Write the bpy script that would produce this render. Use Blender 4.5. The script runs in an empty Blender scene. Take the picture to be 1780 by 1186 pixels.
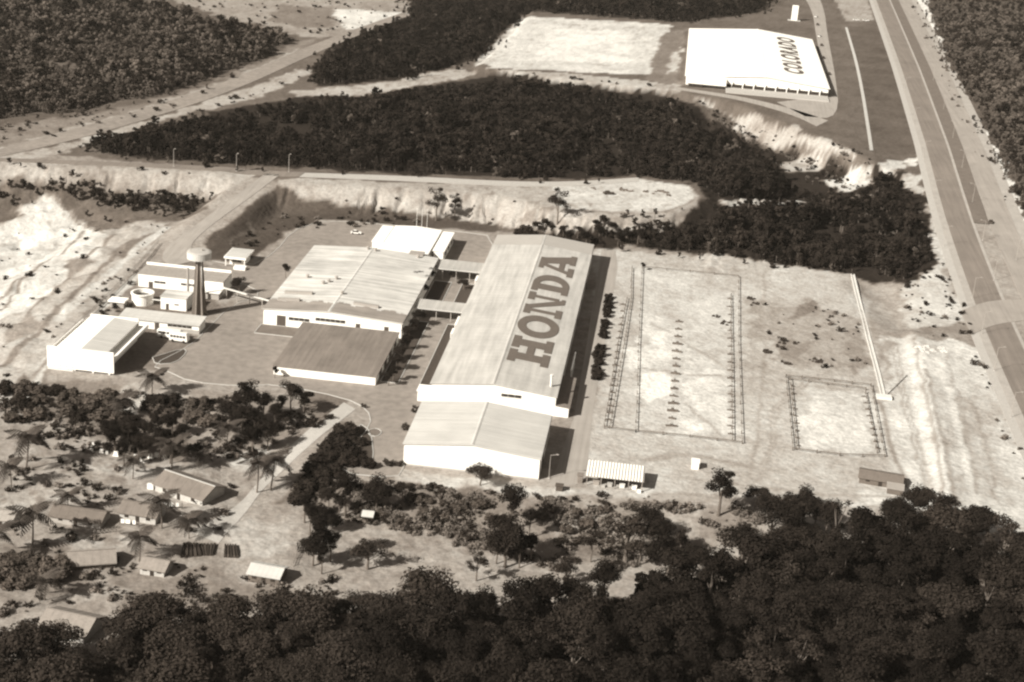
import bpy, bmesh, math, random
import numpy as np
from mathutils import Matrix, Vector
random.seed(7); RNG = np.random.default_rng(7)
R = math.radians
scene = bpy.context.scene
COL = scene.collection

# ---------------------------------------------------------------- camera
CAM = np.array([62.8081, -382.7479, 184.0942])
FPX, PITCH, ROLL, HEAD = 2733.78, 0.36083, 0.07410, -0.09301
PW, PH = 1780.0, 1186.0
_fw = np.array([math.sin(HEAD)*math.cos(PITCH), math.cos(HEAD)*math.cos(PITCH), -math.sin(PITCH)])
_rt = np.array([math.cos(HEAD), -math.sin(HEAD), 0.0]); _up = np.cross(_rt, _fw)
_r2 = _rt*math.cos(ROLL)+_up*math.sin(ROLL); _u2 = -_rt*math.sin(ROLL)+_up*math.cos(ROLL)
cd = bpy.data.cameras.new('camera'); cam = bpy.data.objects.new('camera', cd); COL.objects.link(cam)
cd.sensor_fit = 'HORIZONTAL'; cd.sensor_width = 36.0; cd.lens = 36.0*FPX/PW
cd.clip_start = 1.0; cd.clip_end = 60000.0
cam.matrix_world = Matrix(((_r2[0], _u2[0], -_fw[0], CAM[0]), (_r2[1], _u2[1], -_fw[1], CAM[1]),
                           (_r2[2], _u2[2], -_fw[2], CAM[2]), (0, 0, 0, 1)))
scene.camera = cam

# ---------------------------------------------------------------- sky, sun, exposure
SUN_EL, SUN_AZ = 34.5, 45.0            # shadows run towards +x +y (45 degrees)
w = bpy.data.worlds.new('World'); scene.world = w; w.use_nodes = True
nt = w.node_tree; bg = nt.nodes['Background']
sky = nt.nodes.new('ShaderNodeTexSky'); sky.sky_type = 'NISHITA'; sky.sun_disc = False
sky.sun_elevation = R(SUN_EL); sky.sun_rotation = R(225.0); sky.air_density = 1.0; sky.dust_density = 1.5
bw = nt.nodes.new('ShaderNodeRGBToBW'); mx = nt.nodes.new('ShaderNodeMix'); mx.data_type = 'RGBA'; mx.blend_type = 'MULTIPLY'
mx.inputs[0].default_value = 1.0
nt.links.new(sky.outputs[0], bw.inputs[0]); nt.links.new(bw.outputs[0], mx.inputs[6])
mx.inputs[7].default_value = (1.08, 0.97, 0.86, 1)       # monochrome warm print: the light carries no blue
nt.links.new(mx.outputs[2], bg.inputs[0]); bg.inputs[1].default_value = 0.05
sl = bpy.data.lights.new('sun', 'SUN'); sl.energy = 5.0; sl.angle = R(0.5); sl.color = (1.0, 0.952, 0.855)
so = bpy.data.objects.new('sun', sl); COL.objects.link(so)
_L = Vector((math.cos(R(SUN_EL))*math.cos(R(SUN_AZ)), math.cos(R(SUN_EL))*math.sin(R(SUN_AZ)), -math.sin(R(SUN_EL))))
so.rotation_euler = _L.to_track_quat('-Z', 'Y').to_euler(); so.location = (0, 0, 300)
scene.view_settings.view_transform = 'Standard'; scene.view_settings.look = 'None'
scene.view_settings.gamma = 1.0; scene.view_settings.use_curve_mapping = False
scene.view_settings.exposure = 0.75
scene.render.engine = 'CYCLES'
scene.cycles.filter_width = 2.35
scene.cycles.max_bounces = 5; scene.cycles.volume_bounces = 0
scene.cycles.volume_step_rate = 10

# ---------------------------------------------------------------- maths helpers
def ray(px, py):
    return _fw*FPX + _r2*(px-PW/2) - _u2*(py-PH/2)
def U(px, py, z=0.0):
    d = ray(px, py); t = (z-CAM[2])/d[2]; return (CAM+d*t)[:2]
def UP(pts, z=0.0):
    return np.array([U(x, y, z) for x, y in pts])
def smooth(a, b, x):
    t = np.clip((x-a)/(b-a), 0, 1); return t*t*(3-2*t)
_NT = np.random.default_rng(3).random((256, 256))
def vnoise(x, y):
    xi = np.floor(x).astype(int); yi = np.floor(y).astype(int); fx = x-xi; fy = y-yi
    fx = fx*fx*(3-2*fx); fy = fy*fy*(3-2*fy)
    a = _NT[xi % 256, yi % 256]; b = _NT[(xi+1) % 256, yi % 256]; c = _NT[xi % 256, (yi+1) % 256]; d = _NT[(xi+1) % 256, (yi+1) % 256]
    return (a*(1-fx)+b*fx)*(1-fy)+(c*(1-fx)+d*fx)*fy
def fbm(x, y, o=4):
    s = 0; a = .5
    for k in range(o):
        s = s+a*vnoise(x*2**k+17.3*k, y*2**k+5.1*k); a *= .5
    return s/(1-.5**o)
def seg_dist(P, A, B):
    d = B-A; L = (d*d).sum()+1e-12
    t = np.clip(((P-A)@d)/L, 0, 1)
    return np.hypot(P[:, 0]-A[0]-t*d[0], P[:, 1]-A[1]-t*d[1]), t
def inside(P, poly):
    r = np.zeros(len(P), bool); n = len(poly)
    for i in range(n):
        a = poly[i]; b = poly[(i+1) % n]
        c = (a[1] > P[:, 1]) != (b[1] > P[:, 1])
        xx = (b[0]-a[0])*(P[:, 1]-a[1])/((b[1]-a[1]) or 1e-9)+a[0]
        r ^= c & (P[:, 0] < xx)
    return r
def sdf(P, poly):
    d = np.full(len(P), 1e9); n = len(poly)
    for i in range(n):
        d = np.minimum(d, seg_dist(P, poly[i], poly[(i+1) % n])[0])
    return np.where(inside(P, poly), d, -d)

# ---------------------------------------------------------------- terrain height
T1 = np.vstack([[(-2500, 200)], UP([(-500, 270), (-150, 279), (0, 284), (200, 292), (425, 303), (500, 317), (700, 326), (880, 340), (960, 362), (1040, 374),
     (1110, 374), (1175, 366), (1212, 347), (1225, 333)], 8.0), [(70, 330), (60, 420), (90, 520), (120, 900), (160, 4000), (-2500, 4000)]])
T2 = np.vstack([UP([(838, 118), (1000, 140), (1180, 158), (1290, 180), (1400, 228), (1460, 252), (1520, 274), (1600, 287)], 11.0),
     [(560, 330), (700, 4000), (-120, 4000), (-90, 900), (-40, 760)]])
T3 = np.vstack([UP([(95, 640), (170, 545), (245, 470), (270, 420), (300, 385), (330, 370), (250, 340), (0, 308)], 0.0), [(-300, 215), (-900, 215), (-900, -300), (-170, -300)]])
T4 = np.vstack([UP([(-60, 700), (80, 672), (210, 668), (330, 690), (430, 720), (540, 740), (600, 800), (640, 845), (900, 868), (1150, 880), (1360, 895), (1500, 930), (1800, 960), (2100, 990)], -2.0),
     [(700, -150), (700, -2000), (-900, -2000), (-900, -60)]])
T5 = UP([(1590, 578), (1690, 585), (1725, 655), (1795, 815), (1840, 940), (1655, 905), (1632, 770)], 1.0)
T6 = UP([(1498, 495), (1556, 488), (1598, 545), (1560, 572), (1520, 540)], -1.0)
HWYC = np.array([(195.5, -40), (196, 78), (197, 174), (200.5, 297), (207.5, 427), (218, 640), (236, 1040), (300, 2500)], float)
HWYZ = np.array([0, 0, .5, 4.0, 8.5, 11, 11, 11.], float)
ENT = UP([(478, 303), (440, 330), (388, 370), (345, 402), (306, 432)], 4.0); ENTZ = np.array([8, 6.6, 4.2, 2., 0.2])
def line_blend(P, h, pts, zs, w0, w1):
    best = np.full(len(P), 1e9); zz = np.zeros(len(P))
    for i in range(len(pts)-1):
        d, t = seg_dist(P, pts[i], pts[i+1]); m = d < best
        best[m] = d[m]; zz[m] = (zs[i]+(zs[i+1]-zs[i])*t)[m]
    k = 1-smooth(w0, w1, best)
    return h*(1-k)+zz*k
def hfun(P):
    P = np.asarray(P, float).reshape(-1, 2)
    d1 = sdf(P, T1); d2 = sdf(P, T2); d3 = sdf(P, T3); d4 = sdf(P, T4)
    n = fbm(P[:, 0]/9+40, P[:, 1]/9+40, 3)-.5
    g = np.abs(vnoise(P[:, 0]/3.1+9, P[:, 1]/22+3)-.5)*2
    s1 = smooth(-19, 0, d1)*(1-smooth(75, 90, P[:, 0]))+smooth(-60, 5, d1)*smooth(75, 90, P[:, 0]); s2 = smooth(-16, 0, d2+4*n)
    h = 8*s1
    gx_ = vnoise(P[:, 0]/3.4+n*2.2, P[:, 1]/60+3); rid = np.clip(1-np.abs(gx_-.5)*5.5, 0, 1)*(.35+1.3*vnoise(P[:, 0]/19+1, P[:, 1]/90))
    h = h-(1-s1)*s1*4*1.9*rid
    gy_ = vnoise(P[:, 0]/6.5+n*2, P[:, 1]/70+8); rd2 = np.clip(1-np.abs(gy_-.5)*4, 0, 1)**1.3
    h = np.maximum(h, 11*s2 - (1-s2)*s2*4*1.9*rd2)
    h = h-11*smooth(2, 75, d3)+smooth(0, 14, d3)*n*2.2
    h = h-3.0*smooth(-4, 26, d4)+smooth(4, 30, d4)*n*1.0
    h = h+2.2*smooth(-5, 1, sdf(P, T5))-2.6*smooth(-9, 8, sdf(P, T6))
    dg_ = (P[:, 0]*.62-P[:, 1]*.78)/9+n; h = h-smooth(4, 30, d3)*2.4*np.clip(1-np.abs(vnoise(dg_, (P[:, 0]*.78+P[:, 1]*.62)/60)-.5)*4, 0, 1)
    h = line_blend(P, h, HWYC, HWYZ, 24, 60)
    h = line_blend(P, h, ENT, ENTZ, 7, 17)
    return h
def at(px, py, up=0.0):
    d = ray(px, py); d = d/np.linalg.norm(d)
    t0 = (22+up-CAM[2])/d[2]; t1 = (-22+up-CAM[2])/d[2]
    ts = np.linspace(t0, t1, 160); Q = CAM+d*ts[:, None]
    f = Q[:, 2]-up-hfun(Q[:, :2]); i = int(np.argmax(f <= 0)) or len(ts)-1
    ts = np.linspace(ts[i-1], ts[i], 40); Q = CAM+d*ts[:, None]
    f = Q[:, 2]-up-hfun(Q[:, :2]); i = int(np.argmax(f <= 0))
    q = Q[i]; return Vector((q[0], q[1], q[2]-up))
def ATS(pts):
    return np.array([at(*p)[:2] for p in pts])

# ---------------------------------------------------------------- materials
def tint(v):
    v = np.asarray(v, float)
    k = np.clip(v/0.45, 0, 1)**0.6
    r = v*(1.30*(1-k)+1.025*k); b = v*(.80*(1-k)+.955*k)
    return np.stack([r, v, b], -1)
MATS = {}
def newmat(name):
    m = bpy.data.materials.new(name); m.use_nodes = True
    b = m.node_tree.nodes['Principled BSDF']; b.inputs['Roughness'].default_value = .85
    b.inputs['Specular IOR Level'].default_value = .15
    MATS[name] = m; return m, m.node_tree, b
def mat(name, v, var=.12, scale=.35, fine=3.0, rough=.85, streak=None, bump=0.0, rand=0.0, spec=.15):
    """plain surface: base value v, two octaves of mottling in world metres, optional streaks"""
    m, t, b = newmat(name); b.inputs['Roughness'].default_value = rough; b.inputs['Specular IOR Level'].default_value = spec
    c = tint(v); geo = t.nodes.new('ShaderNodeNewGeometry')
    n1 = t.nodes.new('ShaderNodeTexNoise'); n1.inputs['Scale'].default_value = scale; n1.inputs['Detail'].default_value = 6
    n1.inputs['Roughness'].default_value = .65
    t.links.new(geo.outputs['Position'], n1.inputs['Vector'])
    n2 = t.nodes.new('ShaderNodeTexNoise'); n2.inputs['Scale'].default_value = fine; n2.inputs['Detail'].default_value = 3
    if streak:
        mp = t.nodes.new('ShaderNodeMapping'); mp.inputs['Scale'].default_value = streak
        t.links.new(geo.outputs['Position'], mp.inputs['Vector']); t.links.new(mp.outputs[0], n2.inputs['Vector'])
    else:
        t.links.new(geo.outputs['Position'], n2.inputs['Vector'])
    ad = t.nodes.new('ShaderNodeMath'); ad.operation = 'ADD'
    t.links.new(n1.outputs['Fac'], ad.inputs[0]); t.links.new(n2.outputs['Fac'], ad.inputs[1])
    src = ad.outputs[0]
    if rand:
        oi = t.nodes.new('ShaderNodeObjectInfo'); mr = t.nodes.new('ShaderNodeMath'); mr.operation = 'MULTIPLY_ADD'
        t.links.new(oi.outputs['Random'], mr.inputs[0]); mr.inputs[1].default_value = rand; t.links.new(src, mr.inputs[2])
        sb = t.nodes.new('ShaderNodeMath'); sb.operation = 'SUBTRACT'; t.links.new(mr.outputs[0], sb.inputs[0]); sb.inputs[1].default_value = rand/2
        src = sb.outputs[0]
    mr = t.nodes.new('ShaderNodeMapRange'); mr.inputs[1].default_value = .6; mr.inputs[2].default_value = 1.4
    mr.inputs[3].default_value = 1-var; mr.inputs[4].default_value = 1+var; mr.clamp = False
    t.links.new(src, mr.inputs[0])
    mm = t.nodes.new('ShaderNodeVectorMath'); mm.operation = 'SCALE'; mm.inputs[0].default_value = tuple(c)
    t.links.new(mr.outputs[0], mm.inputs['Scale']); t.links.new(mm.outputs[0], b.inputs['Base Color'])
    if bump:
        bp = t.nodes.new('ShaderNodeBump'); bp.inputs['Strength'].default_value = bump; bp.inputs['Distance'].default_value = .3
        t.links.new(n2.outputs['Fac'], bp.inputs['Height']); t.links.new(bp.outputs[0], b.inputs['Normal'])
    return m
mat('wall_white', .80, .05, .3, 1.2); mat('wall_village', .40, .25, .6, 2.0); mat('wall_cream', .62, .1, .3, 1.2); mat('wall_grey', .33, .12)
mat('concrete', .38, .15, .5, 2); mat('concrete_dark', .17, .2, .5, 2)
mat('roof_pale', .425, .28, .08, 1.0, streak=(.7, .05, .7)); mat('roof_light', .49, .45, .07, 1.0, streak=(.05, .6, .05))
mat('roof_front', .47, .18, .12, 1.0, streak=(.04, .9, .04)); mat('roof_white', .84, .03, .3)
mat('roof_dark', .165, .3, .12, 1.0, streak=(.6, .06, .6)); mat('roof_mid', .28, .14, .2, 1.0)
mat('roof_tile', .13, .22, .6, 4.0, rough=.9); mat('roof_thatch', .22, .25, .8, 5.0, rough=.95)
mat('paint_sign', .115, .16, .25, 2.0); mat('paint_dark', .10, .1)
mat('glass', .025, .1, rough=.2, spec=.5); mat('opening', .03, .1)
mat('asphalt', .215, .26, .05, .4); mat('asphalt_pale', .29, .2, .09, 1.0, streak=(1.0, .03, 1.0)); mat('highway_pale', .27, .2, .09, 1.0, streak=(1.0, .03, 1.0)); mat('asphalt_dark', .17, .25, .07, 1.0, streak=(1.1, .02, 1.1))
mat('kerb', .46, .15); mat('metal_grey', .30, .15); mat('metal_pale', .62, .1); mat('metal_dark', .07, .15); mat('tank_grey', .5, .15)
mat('timber', .11, .25); mat('timber_pale', .24, .25); mat('car_white', .75, .03, rough=.35, spec=.5); mat('car_dark', .05, .05, rough=.35, spec=.5)
mat('car_grey', .25, .05, rough=.35, spec=.5); mat('tyre', .02, .1)
mat('bark', .10, .3, 1.0, 6.0); mat('bark_pale', .12, .3, 1.0, 6.0); mat('stone', .5, .25, .8, 4.0); mat('laundry', .8, .05)
mat('leaf_pale', .088, .3, .5, 4.0, rand=.4, spec=.05); mat('leaf_scrub', .062, .3, .5, 4.0, rand=.5, spec=.05); mat('leaf', .016, .30, .5, 4.0, rand=.6, spec=.05); mat('leaf_mid', .024, .3, .5, 4.0, rand=.5, spec=.05); mat('leaf_dark', .010, .3, .5, 4.0, rand=.5, spec=.05)
mat('palm_leaf', .05, .25, .5, 4.0, rand=.3, spec=.3); mat('grass_blade', .13, .3, .5, 4.0, rand=.4)
mat('verge', .33, .25, .2, 2.0); mat('median_grass', .13, .3, .3, 3.0); mat('soot', .24, .35, .12, .6, streak=(.08, .5, .08)); mat('crop', .05, .3, .8, 4.0); mat('hedge_leaf', .03, .3, .8, 5.0)

# ---------------------------------------------------------------- object helpers
class MB:
    def __init__(s): s.v = []; s.f = []
    def quad(s, *p):
        n = len(s.v); s.v += [tuple(q) for q in p]; s.f.append(tuple(range(n, n+len(p)))); return s
    def box(s, x0, x1, y0, y1, z0, z1):
        n = len(s.v); s.v += [(x0, y0, z0), (x1, y0, z0), (x1, y1, z0), (x0, y1, z0), (x0, y0, z1), (x1, y0, z1), (x1, y1, z1), (x0, y1, z1)]
        s.f += [tuple(n+i for i in q) for q in ((3, 2, 1, 0), (4, 5, 6, 7), (0, 1, 5, 4), (1, 2, 6, 5), (2, 3, 7, 6), (3, 0, 4, 7))]; return s
    def hexa(s, b, t):
        n = len(s.v); s.v += [tuple(q) for q in b]+[tuple(q) for q in t]; k = len(b)
        s.f.append(tuple(n+i for i in reversed(range(k)))); s.f.append(tuple(n+k+i for i in range(k)))
        for i in range(k):
            j = (i+1) % k; s.f.append((n+i, n+j, n+k+j, n+k+i))
        return s
    def prism(s, poly, z0, z1):
        return s.hexa([(x, y, z0) for x, y in poly], [(x, y, z1) for x, y in poly])
    def cyl(s, c, r0, r1, z0, z1, n=12, cap=True):
        a = [2*math.pi*i/n for i in range(n)]
        b = [(c[0]+r0*math.cos(t), c[1]+r0*math.sin(t), z0) for t in a]; t_ = [(c[0]+r1*math.cos(t), c[1]+r1*math.sin(t), z1) for t in a]
        return s.hexa(b, t_)
    def bar(s, p, q, wd, h=None):
        p = Vector(p); q = Vector(q); d = (q-p).normalized(); h = h or wd
        sx = d.cross(Vector((0, 0, 1)))
        if sx.length < 1e-3: sx = Vector((1, 0, 0))
        sx.normalize(); sy = sx.cross(d)
        o = [sx*wd/2+sy*h/2, -sx*wd/2+sy*h/2, -sx*wd/2-sy*h/2, sx*wd/2-sy*h/2]
        return s.hexa([p+k for k in o], [q+k for k in o])
    def tube(s, pts, rad, n=6):
        base = len(s.v)
        for i, p in enumerate(pts):
            p = Vector(p); a = Vector(pts[max(i-1, 0)]); b = Vector(pts[min(i+1, len(pts)-1)]); d = (b-a).normalized()
            sx = d.cross(Vector((0, .3, 1)));
            if sx.length < 1e-3: sx = Vector((1, 0, 0))
            sx.normalize(); sy = sx.cross(d)
            for k in range(n):
                t = 2*math.pi*k/n; s.v.append(tuple(p+(sx*math.cos(t)+sy*math.sin(t))*rad[i]))
        for i in range(len(pts)-1):
            for k in range(n):
                j = (k+1) % n; s.f.append((base+i*n+k, base+i*n+j, base+(i+1)*n+j, base+(i+1)*n+k))
        s.f.append(tuple(base+(len(pts)-1)*n+k for k in range(n))); return s
    def mesh(s, name, m, off=(0, 0, 0)):
        me = bpy.data.meshes.new(name); o = np.array(off)
        me.from_pydata([tuple(np.array(q)-o) for q in s.v], [], s.f); me.materials.append(MATS[m]); me.update(); return me
    def build(s, name, m, parent=None, off=None):
        if off is None: off = ORG.get(parent.name, (0, 0, 0)) if parent else (0, 0, 0)
        ob = bpy.data.objects.new(name, s.mesh(name, m, off)); COL.objects.link(ob)
        if parent: ob.parent = parent; ORG[ob.name] = tuple(off)
        return ob
ORG = {}
def tag(o, label, cat, group=None, kind=None):
    if label: o['label'] = label
    if cat: o['category'] = cat
    if group: o['group'] = group
    if kind: o['kind'] = kind
    return o
def thing(name, label, cat, loc=(0, 0, 0), rz=0, group=None, origin=False):
    o = bpy.data.objects.new(name, None); COL.objects.link(o); o.location = loc; o.rotation_euler = (0, 0, rz)
    o.empty_display_size = .1
    ORG[o.name] = (0, 0, 0) if origin else tuple(loc)
    return tag(o, label, cat, group)
def copy_part(o, parent):
    c = o.copy(); COL.objects.link(c); c.parent = parent
    for ch in o.children: copy_part(ch, c)
    return c
def sub(parent, me_ob_name, me):
    o = bpy.data.objects.new(me_ob_name, me); COL.objects.link(o); o.parent = parent; return o
def structure(o): o['kind'] = 'structure'; return o

# ---------------------------------------------------------------- ground sheet
gx = np.concatenate([np.linspace(-9000, -900, 24), np.linspace(-800, -130, 60), np.arange(-120, 1902, 3.1), np.linspace(1915, 2600, 60), np.linspace(2700, 10500, 24)])
gy = np.concatenate([np.linspace(-432, -230, 40), np.linspace(-225, -12, 70), np.arange(-10, 1240, 2.4), np.linspace(1250, 1700, 50), np.linspace(1750, 6500, 30)])
GX, GY = np.meshgrid(gx, gy)
D = _fw[None, None]*FPX + _r2*(GX-PW/2)[..., None] - _u2*(GY-PH/2)[..., None]
ok = D[..., 2] < -1e-3
t = -CAM[2]/np.where(ok, D[..., 2], -1e-3)
GP = (CAM+D*t[..., None])[..., :2].reshape(-1, 2)
GP = np.clip(GP, -25000, 25000)
keep = ok.reshape(-1)
GZ = hfun(GP)
# tones: each zone is a kind of surface (bare sand, dry soil, grass, leaf litter); borders wander with noise
wx = fbm(GP[:, 0]/7, GP[:, 1]/7, 4)-.5; wy = fbm(GP[:, 0]/7+90, GP[:, 1]/7+31, 4)-.5
PAINT = []
def zone(tone, soft, warp, pts, zz=None, world=False):
    PAINT.append((tone, soft, warp, np.array(pts, float) if world else (ATS(pts) if zz is None else UP(pts, zz))))
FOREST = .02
def chaikin0(P):
    P = np.array(P, float)
    for _ in range(2):
        Q = [P[0]]
        for a, b in zip(P[:-1], P[1:]): Q += [a*.75+b*.25, a*.25+b*.75]
        P = np.array(Q+[P[-1]])
    return P
WOODS_MID = [(130, 250), (420, 185), (560, 162), (640, 168), (800, 140), (870, 130), (1000, 148), (1150, 165), (1200, 180), (1290, 240), (1400, 272), (1490, 296), (1600, 305), (1645, 460), (1590, 490), (1490, 485), (1280, 447), (1120, 430), (1035, 432), (905, 402), (1000, 392), (1050, 392), (1180, 396), (1235, 348), (1200, 316), (1100, 304), (1000, 312), (700, 304), (480, 290), (250, 275)]
WOODS_MID_T = [(150, 256), (420, 200), (560, 178), (640, 184), (740, 168), (800, 158), (870, 148), (1000, 164), (1150, 182), (1200, 202), (1270, 250), (1330, 275), (1400, 290), (1440, 300), (1425, 335), (1500, 342), (1530, 318), (1560, 318), (1565, 350), (1588, 356), (1598, 400), (1618, 450), (1580, 486), (1490, 480), (1280, 447), (1120, 430), (1050, 428), (1080, 418), (1190, 408), (1245, 368), (1390, 368), (1395, 352), (1260, 348), (1235, 340), (1200, 316), (1100, 304), (1000, 312), (700, 304), (480, 290), (250, 275)]
WOODS_TM_T = [(700, -90), (1350, -90), (1325, 18), (1200, 38), (900, 24), (838, 98), (700, 134), (560, 148), (545, 130), (600, 80), (650, 60), (715, 40)]
WOODS_TL_T = [(-300, -60), (240, 6), (330, 30), (380, 44), (505, 72), (440, 108), (300, 162), (170, 188), (0, 210), (-300, 250)]
WOODS_R_T = [(1612, -60), (2100, -90), (2100, 440), (1815, 430), (1765, 322), (1715, 232), (1665, 135), (1630, 55)]
WOODS_TL = [(-300, -90), (300, -12), (380, 30), (530, 66), (440, 112), (300, 167), (170, 192), (0, 217), (-300, 260)]
WOODS_TM = [(700, -90), (1350, -90), (1330, 20), (1200, 40), (900, 25), (835, 100), (700, 138), (560, 152), (535, 125), (600, 62), (705, 28)]
WOODS_R = [(1590, -90), (2100, -90), (2100, 440), (1795, 420), (1745, 300), (1690, 205), (1640, 110), (1605, 40)]
WOODS_L = [(-300, 318), (0, 312), (150, 322), (372, 342), (345, 372), (230, 386), (180, 402), (130, 375), (90, 345), (50, 345), (60, 392), (0, 388), (-300, 390)]
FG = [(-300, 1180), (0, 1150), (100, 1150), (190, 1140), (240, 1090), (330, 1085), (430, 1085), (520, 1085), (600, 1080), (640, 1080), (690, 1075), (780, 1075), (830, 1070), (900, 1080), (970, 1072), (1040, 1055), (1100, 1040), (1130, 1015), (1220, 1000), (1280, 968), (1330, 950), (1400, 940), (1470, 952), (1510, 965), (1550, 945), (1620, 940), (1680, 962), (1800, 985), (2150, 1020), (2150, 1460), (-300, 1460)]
zone(.25, 3, 4, [(-300, 260), (-300, 1500), (2150, 1500), (2150, 380), (1780, 380), (1400, 420), (1000, 420), (400, 330)], 0)
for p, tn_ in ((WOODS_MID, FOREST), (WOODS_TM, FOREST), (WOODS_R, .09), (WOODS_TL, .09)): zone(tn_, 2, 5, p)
zone(.11, 3, 8, WOODS_L)
zone(.17, 5, 8, [(0, 222), (170, 195), (300, 170), (440, 115), (530, 70), (560, 68), (480, 120), (300, 185), (100, 235), (0, 262)])
zone(.25, 3, 8, [(190, -60), (690, -60), (710, 22), (650, 45), (600, 62), (560, 66), (520, 62), (380, 28), (290, -2)])
zone(.16, 3, 6, [(480, 8), (580, 15), (578, 45), (520, 50), (470, 35)]); zone(.55, 3, 6, [(575, 15), (700, 22), (690, 36), (600, 52)])
zone(.32, 2, 5, [(-20, 278), (110, 250), (260, 208), (410, 160), (520, 120), (545, 128), (440, 172), (300, 205), (190, 240), (120, 262), (70, 275)])
zone(.30, 2, 5, [(-20, 262), (100, 230), (250, 188), (400, 138), (520, 84), (525, 92), (400, 146), (250, 194), (100, 238), (-20, 268)])
zone(.33, 2, 5, [(500, 158), (640, 148), (800, 118), (830, 128), (720, 152), (600, 168), (520, 168)])
zone(.40, 2, 4, [(820, 115), (905, 30), (935, 34), (880, 118)])
zone(.50, 2, 5, [(905, 35), (1168, 43), (1140, 132), (1000, 125), (850, 118)]); zone(.60, 6, 8, [(960, 50), (1100, 55), (1090, 110), (930, 105)])
zone(.16, 2, 4, [(1150, 60), (1215, 45), (1190, 150), (1125, 140)]); zone(.42, 2, 4, [(1165, 100), (1185, 80), (1178, 120), (1160, 130)])
zone(.34, 1, 5, [(860, 120), (1000, 128), (1180, 148), (1180, 160), (1000, 148), (870, 132)])
zone(.105, 2, 3, [(1180, 140), (1190, 60), (1205, 35), (1335, 25), (1355, -60), (1500, -60), (1540, 60), (1600, 268), (1520, 272), (1400, 225), (1290, 178)])
zone(.088, 1.5, 2, [(1475, 48), (1525, 42), (1603, 266), (1519, 266)]); zone(.28, 1, 2, [(1440, -20), (1500, -20), (1520, 35), (1470, 38)]); zone(.10, 2, 3, [(1450, 135), (1462, 140), (1510, 262), (1460, 262)])
for a in ([(1195, 170), (1250, 178), (1230, 188)], [(1240, 178), (1300, 195), (1335, 232), (1290, 238), (1270, 200)], [(1310, 200), (1390, 225), (1410, 250), (1370, 262), (1330, 240)], [(1395, 232), (1470, 255), (1500, 275), (1440, 272)]):
    zone(.32, 2, 7, a)
zone(.36, 3, 6, [(1350, 285), (1400, 268), (1440, 278), (1420, 296), (1360, 298)]); zone(.52, 2, 6, [(1442, 318), (1470, 296), (1505, 300), (1508, 322), (1460, 334)])
zone(.52, 2, 6, [(1525, 285), (1600, 268), (1612, 280), (1570, 292), (1550, 305), (1520, 308)]); zone(.42, 2, 6, [(1570, 310), (1602, 300), (1608, 340), (1585, 335)]); zone(.44, 2, 5, [(1260, 348), (1400, 352), (1395, 358), (1262, 356)])
zone(.42, 2, 5, [(1610, 350), (1630, 360), (1660, 460), (1640, 480), (1615, 400)])
# scarps and the turning loop
zone(.31, 1, 3, [(486, 312), (700, 318), (940, 322), (1010, 322), (1110, 311), (1195, 322), (1222, 346), (1190, 388), (1120, 402), (1040, 398), (960, 398), (880, 392), (700, 364), (520, 345), (470, 340)])
zone(.30, 1, 3, [(-200, 272), (0, 280), (250, 290), (445, 303), (400, 332), (360, 338), (200, 318), (0, 308), (-200, 305)])
zone(.46, 2, 4, [(960, 325), (1110, 312), (1192, 323), (1216, 346), (1170, 365), (1060, 368), (970, 360)])
for L_ in ([(1000, 366), (1060, 371), (1110, 374), (1160, 369), (1200, 354), (1212, 345)],): PAINT.append((.20, 1, 1, (lambda P: np.vstack([P, P[::-1]+[0, 2.2]]))(chaikin0(ATS(L_)))))
zone(.24, 1, 3, [(1055, 378), (1120, 384), (1180, 376), (1210, 356), (1190, 386), (1130, 398), (1060, 394)])
# plant grounds
zone(.06, 2, 3, [(500, 347), (700, 366), (870, 392), (862, 406), (690, 390), (560, 382), (505, 402), (430, 456), (362, 452), (352, 422), (430, 362), (480, 322)])
zone(.13, 2, 3, [(395, 425), (440, 385), (470, 362), (440, 400)]); zone(.07, 2, 3, [(430, 370), (480, 325), (520, 345), (440, 395)])
zone(.13, 2, 3, [(235, 465), (300, 455), (360, 460), (400, 470), (380, 545), (200, 545)]); zone(.16, 2, 3, [(200, 540), (270, 560), (350, 585), (280, 640), (200, 650)])
zone(.34, 3, 5, [(-200, 570), (-200, 405), (0, 400), (200, 392), (290, 388), (262, 430), (235, 470), (95, 610), (60, 660), (0, 700), (-200, 760)])
zone(.10, 2, 4, WOODS_L); zone(.50, 3, 6, [(-200, 425), (0, 404), (68, 338), (95, 340), (120, 372), (185, 400), (170, 440), (120, 470), (40, 540), (-200, 620)])
zone(.17, 2, 6, [(118, 458), (150, 442), (175, 455), (140, 475), (115, 478)]); zone(.15, 2, 5, [(200, 440), (290, 388), (300, 395), (250, 430), (212, 452)])
zone(.18, 2, 5, [(230, 480), (140, 560), (90, 610), (110, 605), (240, 500)]); zone(.2, 2, 6, [(0, 590), (60, 540), (70, 560), (10, 610)])
zone(.12, 2, 5, [(10, 700), (40, 650), (60, 655), (40, 720)]); zone(.12, 2, 5, [(45, 710), (70, 650), (78, 660), (60, 715)])
def streak(tone, wd, pts, soft=1.2, warp=1.5):
    P = chaikin0(ATS(pts)); d = np.gradient(P, axis=0); n_ = np.stack([-d[:, 1], d[:, 0]], 1)/np.hypot(d[:, 0], d[:, 1])[:, None]
    zone(tone, soft, warp, np.vstack([P+n_*wd/2, (P-n_*wd/2)[::-1]]), world=True)
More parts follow.
